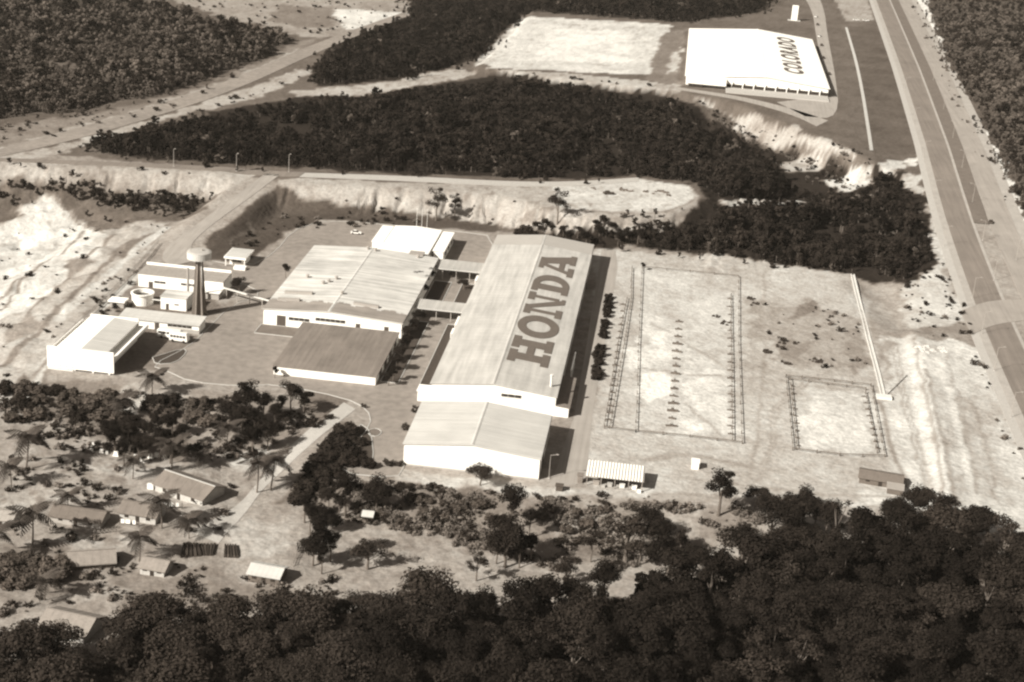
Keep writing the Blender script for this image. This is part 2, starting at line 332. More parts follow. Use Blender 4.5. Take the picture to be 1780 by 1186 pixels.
for tn_, wd, L_ in ((.17, 2.2, [(235, 415), (190, 450), (120, 520), (40, 600), (0, 640)]), (.20, 1.6, [(200, 408), (150, 445), (90, 510), (20, 580)]), (.18, 2.0, [(262, 470), (205, 525), (150, 575), (95, 625), (60, 690)]), (.45, 3.0, [(250, 470), (190, 525), (130, 580), (80, 630), (40, 700)]),
                    (.22, 1.5, [(150, 400), (110, 440), (40, 480), (0, 520)]), (.2, 1.4, [(95, 345), (130, 385), (180, 405)]), (.46, 3.5, [(290, 395), (230, 440), (160, 500), (100, 560)]), (.2, 1.3, [(60, 470), (30, 500), (0, 540)]), (.24, 1.6, [(120, 600), (60, 650), (10, 720)])):
    streak(tn_, wd, L_)
zone(.135, 1, 2, [(560, 660), (610, 690), (600, 715), (545, 735), (520, 690)])
# building ground, right
zone(.375, 2, 4, [(1035, 432), (1280, 447), (1480, 476), (1505, 520), (1545, 690), (1610, 850), (1540, 890), (1350, 868), (1200, 858), (1020, 845), (1030, 700)])
zone(.44, 3, 10, [(1112, 470), (1280, 482), (1282, 765), (1105, 750)]); zone(.62, 1, 3, [(1112, 648), (1160, 646), (1166, 665), (1155, 690), (1122, 700), (1110, 680)])
zone(.56, 5, 12, [(1215, 640), (1265, 640), (1268, 760), (1190, 750), (1200, 700)]); zone(.55, 5, 12, [(1115, 560), (1160, 560), (1165, 640), (1112, 640)])
zone(.52, 4, 10, [(1385, 670), (1510, 682), (1530, 785), (1388, 775)]); zone(.27, 4, 10, [(1300, 520), (1420, 540), (1500, 560), (1510, 640), (1370, 640), (1310, 590)])
zone(.17, 2, 6, [(1360, 545), (1400, 520), (1420, 530), (1400, 545), (1375, 552)]); zone(.20, 3, 8, [(1330, 600), (1360, 590), (1420, 600), (1410, 630), (1350, 625)])
zone(.21, 3, 5, [(1465, 575), (1500, 570), (1518, 640), (1480, 650)])
zone(.50, 3, 6, [(1545, 588), (1590, 580), (1645, 870), (1560, 872), (1540, 720)]); zone(.46, 3, 8, [(1590, 585), (1690, 590), (1725, 660), (1790, 810), (1830, 960), (1640, 880)])
zone(.30, 4, 6, [(1500, 492), (1550, 490), (1590, 560), (1545, 580), (1515, 540)]); zone(.44, 3, 6, [(1570, 500), (1640, 455), (1690, 560), (1590, 575)])
zone(.2, 2, 5, [(1590, 572), (1680, 560), (1705, 600), (1640, 592)]); zone(.52, 4, 8, [(1560, 860), (1800, 880), (1830, 935), (1700, 925), (1640, 890), (1480, 880)])
zone(.39, 4, 10, [(1620, 680), (1700, 690), (1740, 830), (1670, 850)])
zone(.60, 1, 6, [(1572, -20), (1602, -20), (1630, 60), (1672, 180), (1712, 230), (1752, 292), (1785, 395), (1778, 430), (1748, 390), (1704, 290), (1645, 120)])
zone(.15, 2, 3, [(1755, 405), (1800, 400), (1800, 470), (1785, 470)])
for tn_, wd, L_ in ((.30, 1.4, [(1590, 585), (1605, 660), (1625, 750), (1640, 860)]), (.56, 2.0, [(1598, 590), (1615, 670), (1636, 760), (1650, 870)]), (.31, 1.6, [(1612, 640), (1632, 740), (1655, 840), (1662, 880)]), (.31, 1.2, [(1690, 700), (1715, 780), (1730, 850)]), (.32, 1.2, [(1660, 690), (1690, 800), (1700, 860)]),
                    (.24, 1.3, [(1530, 700), (1545, 760), (1575, 850)]), (.30, 1.2, [(1130, 560), (1200, 600), (1270, 645)]), (.28, 1.0, [(1120, 640), (1200, 652), (1275, 655)]), (.30, 1.0, [(1190, 700), (1230, 740), (1260, 765)]), (.29, 1.1, [(1330, 470), (1330, 560), (1325, 700), (1300, 840)]), (.27, 2.5, [(1120, 800), (1200, 790), (1290, 810), (1340, 815)]),
                    (.30, .8, [(1300, 840), (1340, 780), (1340, 700), (1420, 650), (1480, 640)]), (.30, .8, [(1306, 842), (1347, 782), (1347, 704), (1424, 655), (1482, 645)]), (.31, .9, [(1300, 600), (1360, 570), (1430, 580), (1490, 540)]), (.31, .8, [(1550, 600), (1565, 680), (1590, 780), (1615, 870)]), (.31, .8, [(1558, 600), (1573, 680), (1598, 780), (1623, 870)]),
                    (.33, .9, [(1640, 610), (1670, 700), (1690, 790), (1740, 880)]), (.55, 2.2, [(1630, 620), (1660, 720), (1680, 820), (1700, 880)]), (.28, 1.0, [(1500, 880), (1600, 885), (1700, 905), (1790, 920)]), (.42, 1.5, [(1060, 445), (1200, 455), (1350, 470), (1480, 486)]), (.29, 1.0, [(1060, 452), (1200, 463), (1340, 480)]), (.30, 1.5, [(1180, 830), (1300, 845), (1450, 862), (1600, 868)])):
    streak(tn_, wd, L_)
# settlement and the strip below the plant
zone(.15, 3, 6, [(65, 668), (185, 662), (330, 705), (330, 795), (205, 795), (110, 735)]); zone(.2, 4, 8, [(340, 668), (520, 700), (480, 780), (400, 790), (340, 740)])
zone(.38, 3, 6, [(205, 700), (235, 668), (262, 690), (225, 735)]); zone(.36, 2, 5, [(395, 790), (480, 770), (480, 800), (420, 820)])
zone(.11, 3, 6, [(600, 735), (612, 745), (560, 850), (470, 870), (540, 810)])
zone(.17, 4, 9, [(560, 835), (720, 845), (980, 865), (1150, 878), (1330, 885), (1300, 925), (1200, 965), (1000, 990), (800, 950), (640, 905), (520, 900)])
zone(.28, 4, 10, [(930, 870), (1060, 875), (1080, 930), (960, 940)]); zone(.26, 4, 8, [(1140, 870), (1240, 875), (1230, 920), (1160, 925)])
zone(.27, 4, 5, [(640, 920), (720, 915), (800, 940), (800, 985), (640, 1000), (600, 960)]); zone(.4, 2, 3, [(700, 815), (940, 845), (1130, 850), (1130, 862), (930, 862), (690, 836)])
for a in ([(150, 805), (330, 812), (300, 830), (160, 828)], [(110, 928), (250, 925), (230, 965), (130, 958)], [(380, 905), (500, 900), (520, 950), (430, 985), (380, 960)], [(220, 985), (170, 1010), (120, 1045), (190, 1040)], [(0, 850), (90, 845), (120, 875), (0, 880)]): zone(.33, 4, 6, a)
zone(.16, 4, 6, [(0, 955), (110, 945), (130, 990), (60, 1020), (0, 1025)]); zone(.2, 5, 9, [(0, 990), (170, 985), (200, 1010), (100, 1050), (0, 1060)])
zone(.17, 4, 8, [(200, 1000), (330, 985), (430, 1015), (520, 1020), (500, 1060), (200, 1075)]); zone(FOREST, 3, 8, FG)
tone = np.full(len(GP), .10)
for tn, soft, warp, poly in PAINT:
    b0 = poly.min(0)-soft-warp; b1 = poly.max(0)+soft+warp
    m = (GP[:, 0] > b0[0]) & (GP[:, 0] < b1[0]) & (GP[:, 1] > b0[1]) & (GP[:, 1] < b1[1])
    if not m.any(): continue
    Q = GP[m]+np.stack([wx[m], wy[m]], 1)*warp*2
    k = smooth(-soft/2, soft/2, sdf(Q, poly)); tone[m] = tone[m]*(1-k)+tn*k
mott = 1+.55*(fbm(GP[:, 0]/14+5, GP[:, 1]/14, 5)-.5)+.5*(fbm(GP[:, 0]/2.3, GP[:, 1]/2.3+8, 3)-.5)
# dry tussocks and weeds on open soil, thin tracks of bare earth in the grass
wd = smooth(.60, .70, fbm(GP[:, 0]/3.2+60, GP[:, 1]/3.2+2, 3)*.6+fbm(GP[:, 0]/22+7, GP[:, 1]/22+70, 3)*.4)
open_ = smooth(.2, .3, tone)*(1-smooth(.48, .56, tone))
tone = tone*mott*(1-.35*wd*open_*(1-.8*((GP[:, 0] > 44) & (GP[:, 1] > -5) & (GP[:, 1] < 230))))
tone = np.clip(tone, .015, .68)
nr, nc = GX.shape
idx = np.arange(nr*nc).reshape(nr, nc)
q = np.stack([idx[1:, :-1], idx[1:, 1:], idx[:-1, 1:], idx[:-1, :-1]], -1).reshape(-1, 4)
q = q[keep[q].all(1)]
me = bpy.data.meshes.new('ground'); me.vertices.add(nr*nc); me.vertices.foreach_set('co', np.column_stack([GP, GZ]).astype(np.float32).ravel())
me.loops.add(q.size); me.loops.foreach_set('vertex_index', q.ravel().astype(np.int32)); me.polygons.add(len(q))
me.polygons.foreach_set('loop_start', (np.arange(len(q))*4).astype(np.int32)); me.update(calc_edges=True)
ca = me.attributes.new('soil', 'FLOAT_COLOR', 'POINT')
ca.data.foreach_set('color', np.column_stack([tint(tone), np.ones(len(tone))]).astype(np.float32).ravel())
m, tr, b = newmat('soil'); b.inputs['Roughness'].default_value = .95; b.inputs['Specular IOR Level'].default_value = .05
an = tr.nodes.new('ShaderNodeAttribute'); an.attribute_name = 'soil'; ge = tr.nodes.new('ShaderNodeNewGeometry')
n1 = tr.nodes.new('ShaderNodeTexNoise'); n1.inputs['Scale'].default_value = .9; n1.inputs['Detail'].default_value = 8; n1.inputs['Roughness'].default_value = .7
tr.links.new(ge.outputs['Position'], n1.inputs['Vector'])
mr = tr.nodes.new('ShaderNodeMapRange'); mr.inputs[1].default_value = .3; mr.inputs[2].default_value = .7; mr.inputs[3].default_value = .72; mr.inputs[4].default_value = 1.22
tr.links.new(n1.outputs['Fac'], mr.inputs[0]); vm = tr.nodes.new('ShaderNodeVectorMath'); vm.operation = 'SCALE'
tr.links.new(an.outputs['Color'], vm.inputs[0]); tr.links.new(mr.outputs[0], vm.inputs['Scale']); tr.links.new(vm.outputs[0], b.inputs['Base Color'])
n3 = tr.nodes.new('ShaderNodeTexNoise'); n3.inputs['Scale'].default_value = .45; n3.inputs['Detail'].default_value = 6
tr.links.new(ge.outputs['Position'], n3.inputs['Vector'])
bp = tr.nodes.new('ShaderNodeBump'); bp.inputs['Strength'].default_value = .55; bp.inputs['Distance'].default_value = .8
tr.links.new(n3.outputs['Fac'], bp.inputs['Height']); tr.links.new(bp.outputs[0], b.inputs['Normal'])
me.materials.append(m)
ground = structure(bpy.data.objects.new('ground', me)); COL.objects.link(ground); ground['label'] = 'rolling ground of pale sand, dry soil, grass and leaf litter'

# ---------------------------------------------------------------- roads, yards
def resample(P, step):
    P = np.array(P, float); L = np.concatenate([[0], np.cumsum(np.hypot(*np.diff(P, axis=0).T))])
    n = max(2, int(L[-1]/step)+1); s = np.linspace(0, L[-1], n); return np.column_stack([np.interp(s, L, P[:, i]) for i in range(2)])
def chaikin(P, n=2):
    P = np.array(P, float)
    for _ in range(n):
        Q = [P[0]]
        for a, b in zip(P[:-1], P[1:]): Q += [a*.75+b*.25, a*.25+b*.75]
        P = np.array(Q+[P[-1]])
    return P
def strip(name, left, right, m, label, lift=.12, step=3.0, cols=6):
    """a road laid between its two borders (world xy), following the ground"""
    left = chaikin(left); right = chaikin(right)
    n = max(len(resample(left, step)), len(resample(right, step)))
    def rs(P):
        L = np.concatenate([[0], np.cumsum(np.hypot(*np.diff(P, axis=0).T))]); s = np.linspace(0, L[-1], n)
        return np.column_stack([np.interp(s, L, P[:, i]) for i in range(2)])
    A = rs(left); B = rs(right); rows = [A*(1-k/cols)+B*k/cols for k in range(cols+1)]
    mb = MB(); V = np.stack(rows, 1).reshape(-1, 2); Z = hfun(V)+lift
    mb.v = [(x, y, z) for (x, y), z in zip(V, Z)]; c = cols+1
    mb.f = [(i*c+k, i*c+k+1, (i+1)*c+k+1, (i+1)*c+k) for i in range(n-1) for k in range(cols)]
    # skirts
    nb = len(mb.v)
    for side in (0, cols):
        s0 = len(mb.v); mb.v += [(mb.v[i*c+side][0], mb.v[i*c+side][1], mb.v[i*c+side][2]-.6) for i in range(n)]
        mb.f += [(i*c+side, (i+1)*c+side, s0+i+1, s0+i) for i in range(n-1)]
    o = structure(mb.build(name, m)); o['label'] = label
    return o
def sheet(name, pts, m, label, z=.03, world=False, kerb=True, sm=1):
    P = np.array(pts, float) if world else UP(pts, 0)
    if sm: P = chaikin(np.vstack([P, P[:1]]), sm)[:-1]
    P3 = [(x, y, z) for x, y in P]
    mb = MB(); mb.hexa([(x, y, z-.5) for x, y in P], P3); o = structure(mb.build(name, m)); o['label'] = label
    if kerb:
        kb = MB(); k = len(P)
        for i in range(k):
            a = P[i]; c = P[(i+1) % k]; kb.bar((a[0], a[1], z+.02), (c[0], c[1], z+.02), .2, .2)
        ko = kb.build('kerb', 'kerb', o, (0, 0, 0))
    return o
strip('highway', [(x-15.5, y) for x, y in HWYC[:7]], [(x-4.8, y) for x, y in HWYC[:7]], 'asphalt_dark', 'dark near carriageway of the highway', .16)
strip('highway_shoulder', [(x-18.5, y) for x, y in HWYC[:7]], [(x-15.45, y) for x, y in HWYC[:7]], 'verge', 'paler outer shoulder of the near carriageway', .14)
strip('highway_shoulder', [(x-4.85, y) for x, y in HWYC[:7]], [(x-3.5, y) for x, y in HWYC[:7]], 'verge', 'paler inner shoulder of the near carriageway', .14)
strip('highway', [(x+3.2, y) for x, y in HWYC[:7]], [(x+14, y) for x, y in HWYC[:7]], 'highway_pale', 'pale far carriageway of the highway', .16)
strip('highway_median', [(196-3.4, y) if 0 else (x-3.4, y) for x, y in HWYC[3:7]], [(x+3.1, y) for x, y in HWYC[3:7]], 'median_grass', 'dry grass median between the carriageways', .28)
strip('highway_median', [(192.4, -40), (192.6, 60), (193.2, 142)], [(199, -40), (199.2, 60), (199.9, 142)], 'median_grass', 'dark grass median below the crossing', .28)
strip('highway_verge', [(x-21.5, y) for x, y in HWYC[:7]], [(x-18.4, y) for x, y in HWYC[:7]], 'concrete', 'gravel verge beside the near carriageway', .10)
strip('highway_verge', [(x+14.1, y) for x, y in HWYC[:7]], [(x+19, y) for x, y in HWYC[:7]], 'verge', 'pale gravel verge beside the far carriageway', .10)
_c = UP([(1688, 585), (1730, 566), (1790, 560)], 0); _d = UP([(1668, 545), (1720, 527), (1800, 528)], 0)
strip('junction_crossing', _d, _c, 'highway_pale', 'pale paved crossing through the highway median', .26)
strip('road', ATS([(-40, 271), (100, 232), (250, 190), (400, 141), (520, 87), (600, 57), (700, 22)]), ATS([(-40, 283), (110, 249), (260, 207), (410, 157), (530, 101), (612, 66), (712, 27)]), 'asphalt', 'asphalt road climbing from the left edge to the upper clearing')
strip('road', ATS([(-60, 273), (0, 275), (250, 284), (380, 290), (470, 297), (530, 300)]), ATS([(-60, 279), (0, 281), (250, 291), (380, 298), (460, 305), (520, 307)]), 'asphalt_dark', 'straight road along the top of the pale scarp')
strip('track', ATS([(530, 301), (700, 306), (900, 317), (1010, 316), (1110, 309)]), ATS([(520, 308), (700, 315), (900, 325), (1010, 324), (1110, 316)]), 'concrete', 'sandy track from the junction to the turning loop')
strip('entrance_road', ATS([(462, 302), (400, 348), (330, 400), (288, 430), (280, 448), (296, 464)]), ATS([(487, 304), (432, 346), (375, 386), (338, 416), (330, 436), (345, 452)]), 'asphalt_pale', 'entrance road curving down to the plant')
strip('village_track', ATS([(598, 700), (540, 745), (478, 800), (440, 850), (400, 890), (330, 925)]), ATS([(618, 712), (575, 745), (510, 800), (455, 850), (425, 895), (380, 945)]), 'concrete', 'sandy track from the yard down to the houses', .08)
strip('service_track', ATS([(1178, 152), (1290, 168), (1380, 190), (1440, 210)]), ATS([(1178, 156), (1290, 174), (1380, 200), (1420, 220)]), 'asphalt_pale', 'narrow drive in front of the far warehouse')
strip('service_yard', ATS([(1380, -30), (1412, 15), (1418, 60), (1432, 130), (1420, 170), (1350, 178)]), ATS([(1412, -30), (1433, 15), (1438, 60), (1452, 130), (1460, 207), (1400, 203)]), 'asphalt_pale', 'paved yard along the side of the far warehouse')
strip('concrete_path', ATS([(1469, 48), (1492, 130), (1512, 262)]), ATS([(1473, 48), (1497, 130), (1518, 262)]), 'kerb', 'long straight concrete path beside the lawn', .14)
sheet('paved_yard', [(548, 388), (600, 384), (690, 393), (800, 403), (862, 412), (838, 470), (800, 570), (762, 660), (742, 700), (728, 750), (702, 812), (690, 832), (588, 822), (600, 790), (646, 740), (640, 712), (600, 692), (480, 668), (420, 672), (330, 664), (290, 645), (262, 636), (330, 602), (358, 575), (400, 532), (462, 512), (410, 488), (350, 478), (296, 468), (283, 448), (330, 446), (430, 466), (478, 440), (508, 402)], 'asphalt', 'large asphalt yard around the plant buildings')
sheet('side_road', [(1046, 432), (1078, 437), (1058, 560), (1032, 700), (1022, 800), (1018, 842), (945, 846), (960, 838), (985, 760), (1000, 720)], 'asphalt_pale', 'pale paved side road right of the main hall', kerb=False)
sheet('lawn_island', UP([(590, 800), (622, 735), (645, 750), (650, 800), (640, 812)], 0), 'crop', 'planted triangular island in the yard', z=.10, world=True)
sheet('lawn_island', UP([(642, 748), (655, 745), (665, 752), (655, 760), (640, 757)], 0), 'grass_blade', 'small oval island in the yard', z=.10, world=True)
sheet('planting_strip', [(-1.2, 52), (-5.5, 52), (-5.5, 112), (-1.2, 112)], 'crop', 'planted bed along the left wall of the main hall', z=.10, world=True, sm=0)
sheet('planting_strip', [(-12, 56), (-17.5, 56), (-17.5, 112), (-12, 112)], 'crop', 'planted bed beside the grey-roofed store', z=.10, world=True, sm=0)
sheet('planting_strip', [(-7, 125), (-1.5, 125), (-1.5, 156), (-7, 156)], 'crop', 'planted bed between the two covered walks by the hall', z=.10, world=True, sm=0)
sheet('planting_strip', [(-17.5, 125), (-11, 125), (-11, 156), (-17.5, 156)], 'crop', 'planted bed between the covered walks by the white-roofed hall', z=.10, world=True, sm=0)
sheet('planting_strip', [(-65, 85), (-52, 85), (-52, 93.5), (-65, 93.5)], 'median_grass', 'planted bed at the corner of the white-roofed hall', z=.10, world=True, sm=0)
sheet('lawn', UP([(265, 622), (318, 606), (326, 612), (305, 632), (270, 634)], 0), 'crop', 'tongue-shaped lawn beside the office hall', z=.09, world=True)

# ---------------------------------------------------------------- buildings
def slab(mb, a, b, c, d, th=.25):
    """sloping sheet: four corners of the top, thickness below"""
    return mb.hexa([(p[0], p[1], p[2]-th) for p in (a, b, c, d)], [a, b, c, d])
def ribbed(a, b, c, d, n, rib=.03):
    """roof slope a-b (eave) d-c (ridge) with n raised seams running from eave to ridge"""
    mb = MB(); slab(mb, a, b, c, d); a, b, c, d = map(Vector, (a, b, c, d))
    for i in range(1, n):
        t = i/n; p = a.lerp(b, t); q = d.lerp(c, t); mb.bar((p.x, p.y, p.z+.005), (q.x, q.y, q.z+.005), .14, rib)
    return mb
def gable_y(name, label, x0, x1, y0, y1, he, hr, wm, rm, z0=0.0, xr=None, over=.35, ribs=24, group=None, base=0.0):
    """hall whose ridge runs along y"""
    T = thing(name, label, 'building', (x0, y0, z0), group=group); xr = (x0+x1)/2 if xr is None else xr
    zb = z0-base; e = z0+he-.3; r = z0+hr-.3
    w0 = MB().hexa([(x0, y0, zb), (x1, y0, zb), (x1, y0, e), (xr, y0, r), (x0, y0, e)], [(x0, y0+.3, zb), (x1, y0+.3, zb), (x1, y0+.3, e), (xr, y0+.3, r), (x0, y0+.3, e)]).build('front_wall', wm, T)
    MB().hexa([(x0, y1-.3, zb), (x1, y1-.3, zb), (x1, y1-.3, e), (xr, y1-.3, r), (x0, y1-.3, e)], [(x0, y1, zb), (x1, y1, zb), (x1, y1, e), (xr, y1, r), (x0, y1, e)]).build('back_wall', wm, T)
    wl = MB().box(x0, x0+.3, y0+.3, y1-.3, zb, e).build('side_wall', wm, T); wr = MB().box(x1-.3, x1, y0+.3, y1-.3, zb, e).build('side_wall', wm, T)
    o = over; k = (hr-he)/(xr-x0)*o
    rl = ribbed((x0-o, y0-o, z0+he-k), (x0-o, y1+o, z0+he-k), (xr, y1+o, z0+hr), (xr, y0-o, z0+hr), ribs).build('roof_slope', rm, T)
    k2 = (hr-he)/(x1-xr)*o
    rr = ribbed((x1+o, y1+o, z0+he-k2), (x1+o, y0-o, z0+he-k2), (xr, y0-o, z0+hr), (xr, y1+o, z0+hr), ribs).build('roof_slope', rm, T)
    MB().hexa([(xr-.5, y0-o-.02, z0+hr-.02), (xr+.5, y0-o-.02, z0+hr-.02), (xr+.5, y1+o, z0+hr-.02), (xr-.5, y1+o, z0+hr-.02)], [(xr-.12, y0-o-.02, z0+hr+.12), (xr+.12, y0-o-.02, z0+hr+.12), (xr+.12, y1+o, z0+hr+.12), (xr-.12, y1+o, z0+hr+.12)]).build('ridge_cap', rm, T)
    for s, xx in ((-1, x0-o), (1, x1+o)):
        MB().box(xx-.12, xx+.12, y0-o, y1+o, z0+he-.45, z0+he-.2).build('gutter', 'metal_grey', T)
    return T, (w0, wl, wr), (rl, rr)
def window(parent, x0, x1, y, z0, z1, side='front', m='glass', frame=True):
    """recess-look window: proud frame and a dark pane; side front = faces -y, right = faces +x, left = faces -x (x0,x1 are then y)"""
    def B(mb, a, b, c, d, p):
        if side == 'front': mb.box(a, b, y-p, y+.02, c, d)
        elif side == 'right': mb.box(y-.02, y+p, a, b, c, d)
        else: mb.box(y-p, y+.02, a, b, c, d)
    g = MB(); B(g, x0, x1, z0, z1, .05); o = g.build('window', m, parent)
    if frame:
        f = MB(); B(f, x0-.1, x1+.1, z1+.002, z1+.12, .12); B(f, x0-.1, x1+.1, z0-.12, z0-.002, .16)
        n = max(1, int((x1-x0)/1.6))
        for i in range(1, n):
            xx = x0+(x1-x0)*i/n; B(f, xx-.04, xx+.04, z0, z1, .10)
        f.build('frame', 'metal_pale', o)
    return o
def door(parent, x0, x1, y, z0, z1, side='front', m='metal_dark'):
    d = MB(); f = MB()
    def B(mb, a, b, c, d_, p):
        if side == 'front': mb.box(a, b, y-p, y+.02, c, d_)
        elif side == 'right': mb.box(y-.02, y+p, a, b, c, d_)
        else: mb.box(y-p, y+.02, a, b, c, d_)
    B(d, x0, x1, z0, z1, .06); o = d.build('door', m, parent); B(f, x0-.12, x1+.12, z1+.002, z1+.15, .14); f.build('door_frame', 'metal_pale', o); return o

# main hall with the roof lettering
MX0, MX1, MY0, MY1, HE, HR = 0.0, 37.2, 44.2, 199.6, 6.44, 8.4
XR = 18.5
main, mw, mroof = gable_y('assembly_hall', 'long pale-roofed factory hall with HONDA painted on its roof', MX0, MX1, MY0, MY1, HE, HR, 'wall_white', 'roof_pale', ribs=52, xr=XR)
window(main, 21, 27, MY0, 4.6, 5.5); 
for k in range(9):
    window(main, MY0+26+k*13.5, MY0+34+k*13.5, MX1, 2.6, 4.2, 'right')
for k in range(8):
    window(main, MY0+10+k*17, MY0+20+k*17, MX0, 2.8, 4.2, 'left')
door(main, MY0+80, MY0+85, MX1, 0, 4.2, 'right'); door(main, MY0+120, MY0+125, MX1, 0, 4.2, 'right'); door(main, MY0+30, MY0+35, MX0, 0, 4.2, 'left')
# far roof bay in a slightly different sheet
def rz(x): return HR-(HR-HE)*abs(x-XR)/(XR if x < XR else MX1-XR)
for xa, xb in ((MX0-.3, XR-.5), (XR+.5, MX1+.3)):
    ob = MB().hexa([(xa, 187, rz(xa)+.06), (xb, 187, rz(xb)+.06), (xb, MY1+.3, rz(xb)+.06), (xa, MY1+.3, rz(xa)+.06)], [(xa, 187, rz(xa)+.13), (xb, 187, rz(xb)+.13), (xb, MY1+.3, rz(xb)+.13), (xa, MY1+.3, rz(xa)+.13)]).build('roof_bay', 'roof_mid', main)
    ob.data.materials[0] = MATS.get('roof_bay') or mat('roof_bay', .36, .1, .1)
# painted letters: u runs from the near end to the far end, v from the eave side up to the ridge
def arc(cx, cy, rx, ry, a0, a1, n=20):
    return [(cx+rx*math.cos(R(a0+(a1-a0)*i/n)), cy+ry*math.sin(R(a0+(a1-a0)*i/n))) for i in range(n+1)]
def band(outer, inner):
    return [(outer[i], outer[i+1], inner[i+1], inner[i]) for i in range(len(outer)-1)]
def rect(a, b, c, d): return [(a, c), (b, c), (b, d), (a, d)]
GL = {
 'H': (64.5, 87.0, [rect(0, .46, 0, .19), rect(.54, 1, 0, .19), rect(0, .46, .81, 1), rect(.54, 1, .81, 1), rect(.11, .36, .19, .81), rect(.64, .89, .19, .81), rect(.36, .64, .41, .60)]),
 'O': (88.0, 108.8, band(arc(.5, .5, .5, .53, 0, 360, 48), arc(.5, .5, .24, .31, 0, 360, 48))),
 'N': (109.3, 131.6, [rect(0, .36, 0, .18), rect(.0, .40, .82, 1), rect(.64, 1, .82, 1), rect(.12, .24, .18, .82), rect(.76, .88, .18, 1), [(.22, .90), (.40, .90), (.88, .0), (.66, .0)], rect(.66, .88, 0, .1)]),
 'D': (133.6, 152.9, [rect(0, .44, 0, .18), rect(0, .44, .82, 1), rect(.12, .42, .18, .82)]+band(arc(.44, .5, .56, .5, -90, 90, 24), arc(.44, .5, .24, .31, -90, 90, 24))),
 'A': (154.3, 179.6, [rect(0, .40, 0, .17), rect(.56, 1, 0, .17), [(.10, .16), (.24, .16), (.46, .9), (.36, 1.0)], [(.62, .16), (.94, .16), (.66, 1.0), (.36, 1.0), (.44, .8)], rect(.24, .70, .28, .44), rect(.20, .70, .86, 1.0)]),
}
VX0, VX1 = 32.6, 19.75
for ch, (u0, u1, polys) in GL.items():
    mb = MB()
    for j, po in enumerate(polys):
        pts = [(VX0+(VX1-VX0)*v, u0+(u1-u0)*u) for u, v in po]; lift = .14+.004*(j % 7)
        a = sum(pts[i][0]*pts[(i+1) % len(pts)][1]-pts[(i+1) % len(pts)][0]*pts[i][1] for i in range(len(pts)))
        if a < 0: pts = pts[::-1]
        mb.hexa([(x, y, rz(x)+.05) for x, y in pts], [(x, y, rz(x)+lift) for x, y in pts])
    mb.build('roof_letter', 'paint_sign', main)['label'] = 'dark slab-serif letter %s painted on the roof' % ch
# roof vent stack, lean-tos, wall pipe
MB().cyl((35.0, 51.0), .38, .38, rz(35)-.2, rz(35)+3.4, 10).cyl((35.0, 51.0), .55, .55, rz(35)+3.4, rz(35)+3.8, 10).build('vent_stack', 'metal_pale', main)
lt = MB(); lt.hexa([(37.3, 44.3, 0), (41.2, 44.3, 0), (41.2, 68, 0), (37.3, 68, 0)], [(37.3, 44.3, 3.4), (41.2, 44.3, 3.0), (41.2, 68, 3.0), (37.3, 68, 3.4)]); lt.build('lean_to', 'wall_white', main)
slab(MB(), (37.3, 44.0, 3.62), (41.6, 44.0, 3.22), (41.6, 68.4, 3.22), (37.3, 68.4, 3.62), .15).build('lean_to_roof', 'roof_dark', main)
MB().box(-4.0, -.05, 44.4, 49.0, 0, 3.2).build('lean_to', 'wall_white', main); MB().box(-4.3, .0, 44.1, 49.4, 3.2, 3.4).build('lean_to_roof', 'roof_white', main)
MB().bar((39.5, 72, .2), (39.5, 88, .2), .5, .4).bar((39.5, 72, 4.2), (39.5, 88, 4.2), .45, .3).build('wall_pipe', 'metal_pale', main)
for yy in (72.3, 80, 87.7): MB().box(39.38, 39.62, yy-.12, yy+.12, .38, 4.06).build('pipe_post', 'metal_pale', main)
for yy, l in ((106, 8), (97, 5), (154, 9)):
    MB().box(-2.4, -.05, yy, yy+l, 2.4, 2.7).box(-2.4, -2.2, yy, yy+l, 0, 2.4).build('door_canopy', 'wall_white', main)

# front hall
front, fw_, fr_ = gable_y('warehouse_hall', 'shorter white-walled hall in front of the lettered hall', 0, 37, 0, 29.6, 6.44, 8.35, 'wall_white', 'roof_front', ribs=12, base=3.5)
MB().box(-.06, 37.06, -.14, -.02, -2.0, .45).build('plinth', 'concrete', front)
door(front, 8, 12, 37.0, 0, 4.2, 'right'); window(front, 16, 26, 37.0, 2.5, 4, 'right'); window(front, 6, 12, 0, 2.4, 4.0, 'left'); window(front, 16, 22, 0, 2.4, 4, 'left')

# white-roofed hall in the middle
mid, mw2, mr2 = gable_y('press_hall', 'broad low hall with stained pale roof and white front wall', -64.5, -18.2, 94.2, 166.3, 5.5, 6.9, 'wall_white', 'roof_light', xr=-42.5, ribs=14)
for a, b_ in ((-60, -57), (-33.5, -32), (-24, -22.5)): door(mid, a, b_, 94.2, 0, 3.6)
window(mid, -56, -49, 94.2, 2.4, 3.4); window(mid, -47, -37, 94.2, 3.2, 4.2)
def roofz(x): return 6.9-1.4*abs(x+42.5)/(22.0 if x < -42.5 else 24.3)
for xa, xb in ((-64.8, -43.0), (-42.0, -17.9)):
    mb = MB()
    for i in range(44):
        x0_, x1_ = xa+(xb-xa)*i/44, xa+(xb-xa)*(i+1)/44; y1_ = 103.2+1.0*math.sin(i*.43)+.5*math.sin(i*1.13)+.3*math.sin(i*2.7)
        mb.hexa([(x0_, 93.9, roofz(x0_)+.01), (x1_, 93.9, roofz(x1_)+.01), (x1_, y1_, roofz(x1_)+.01), (x0_, y1_, roofz(x0_)+.01)], [(x0_, 93.9, roofz(x0_)+.05), (x1_, 93.9, roofz(x1_)+.05), (x1_, y1_, roofz(x1_)+.05), (x0_, y1_, roofz(x0_)+.05)])
    mb.build('sooty_roof_sheets', 'soot', mid)
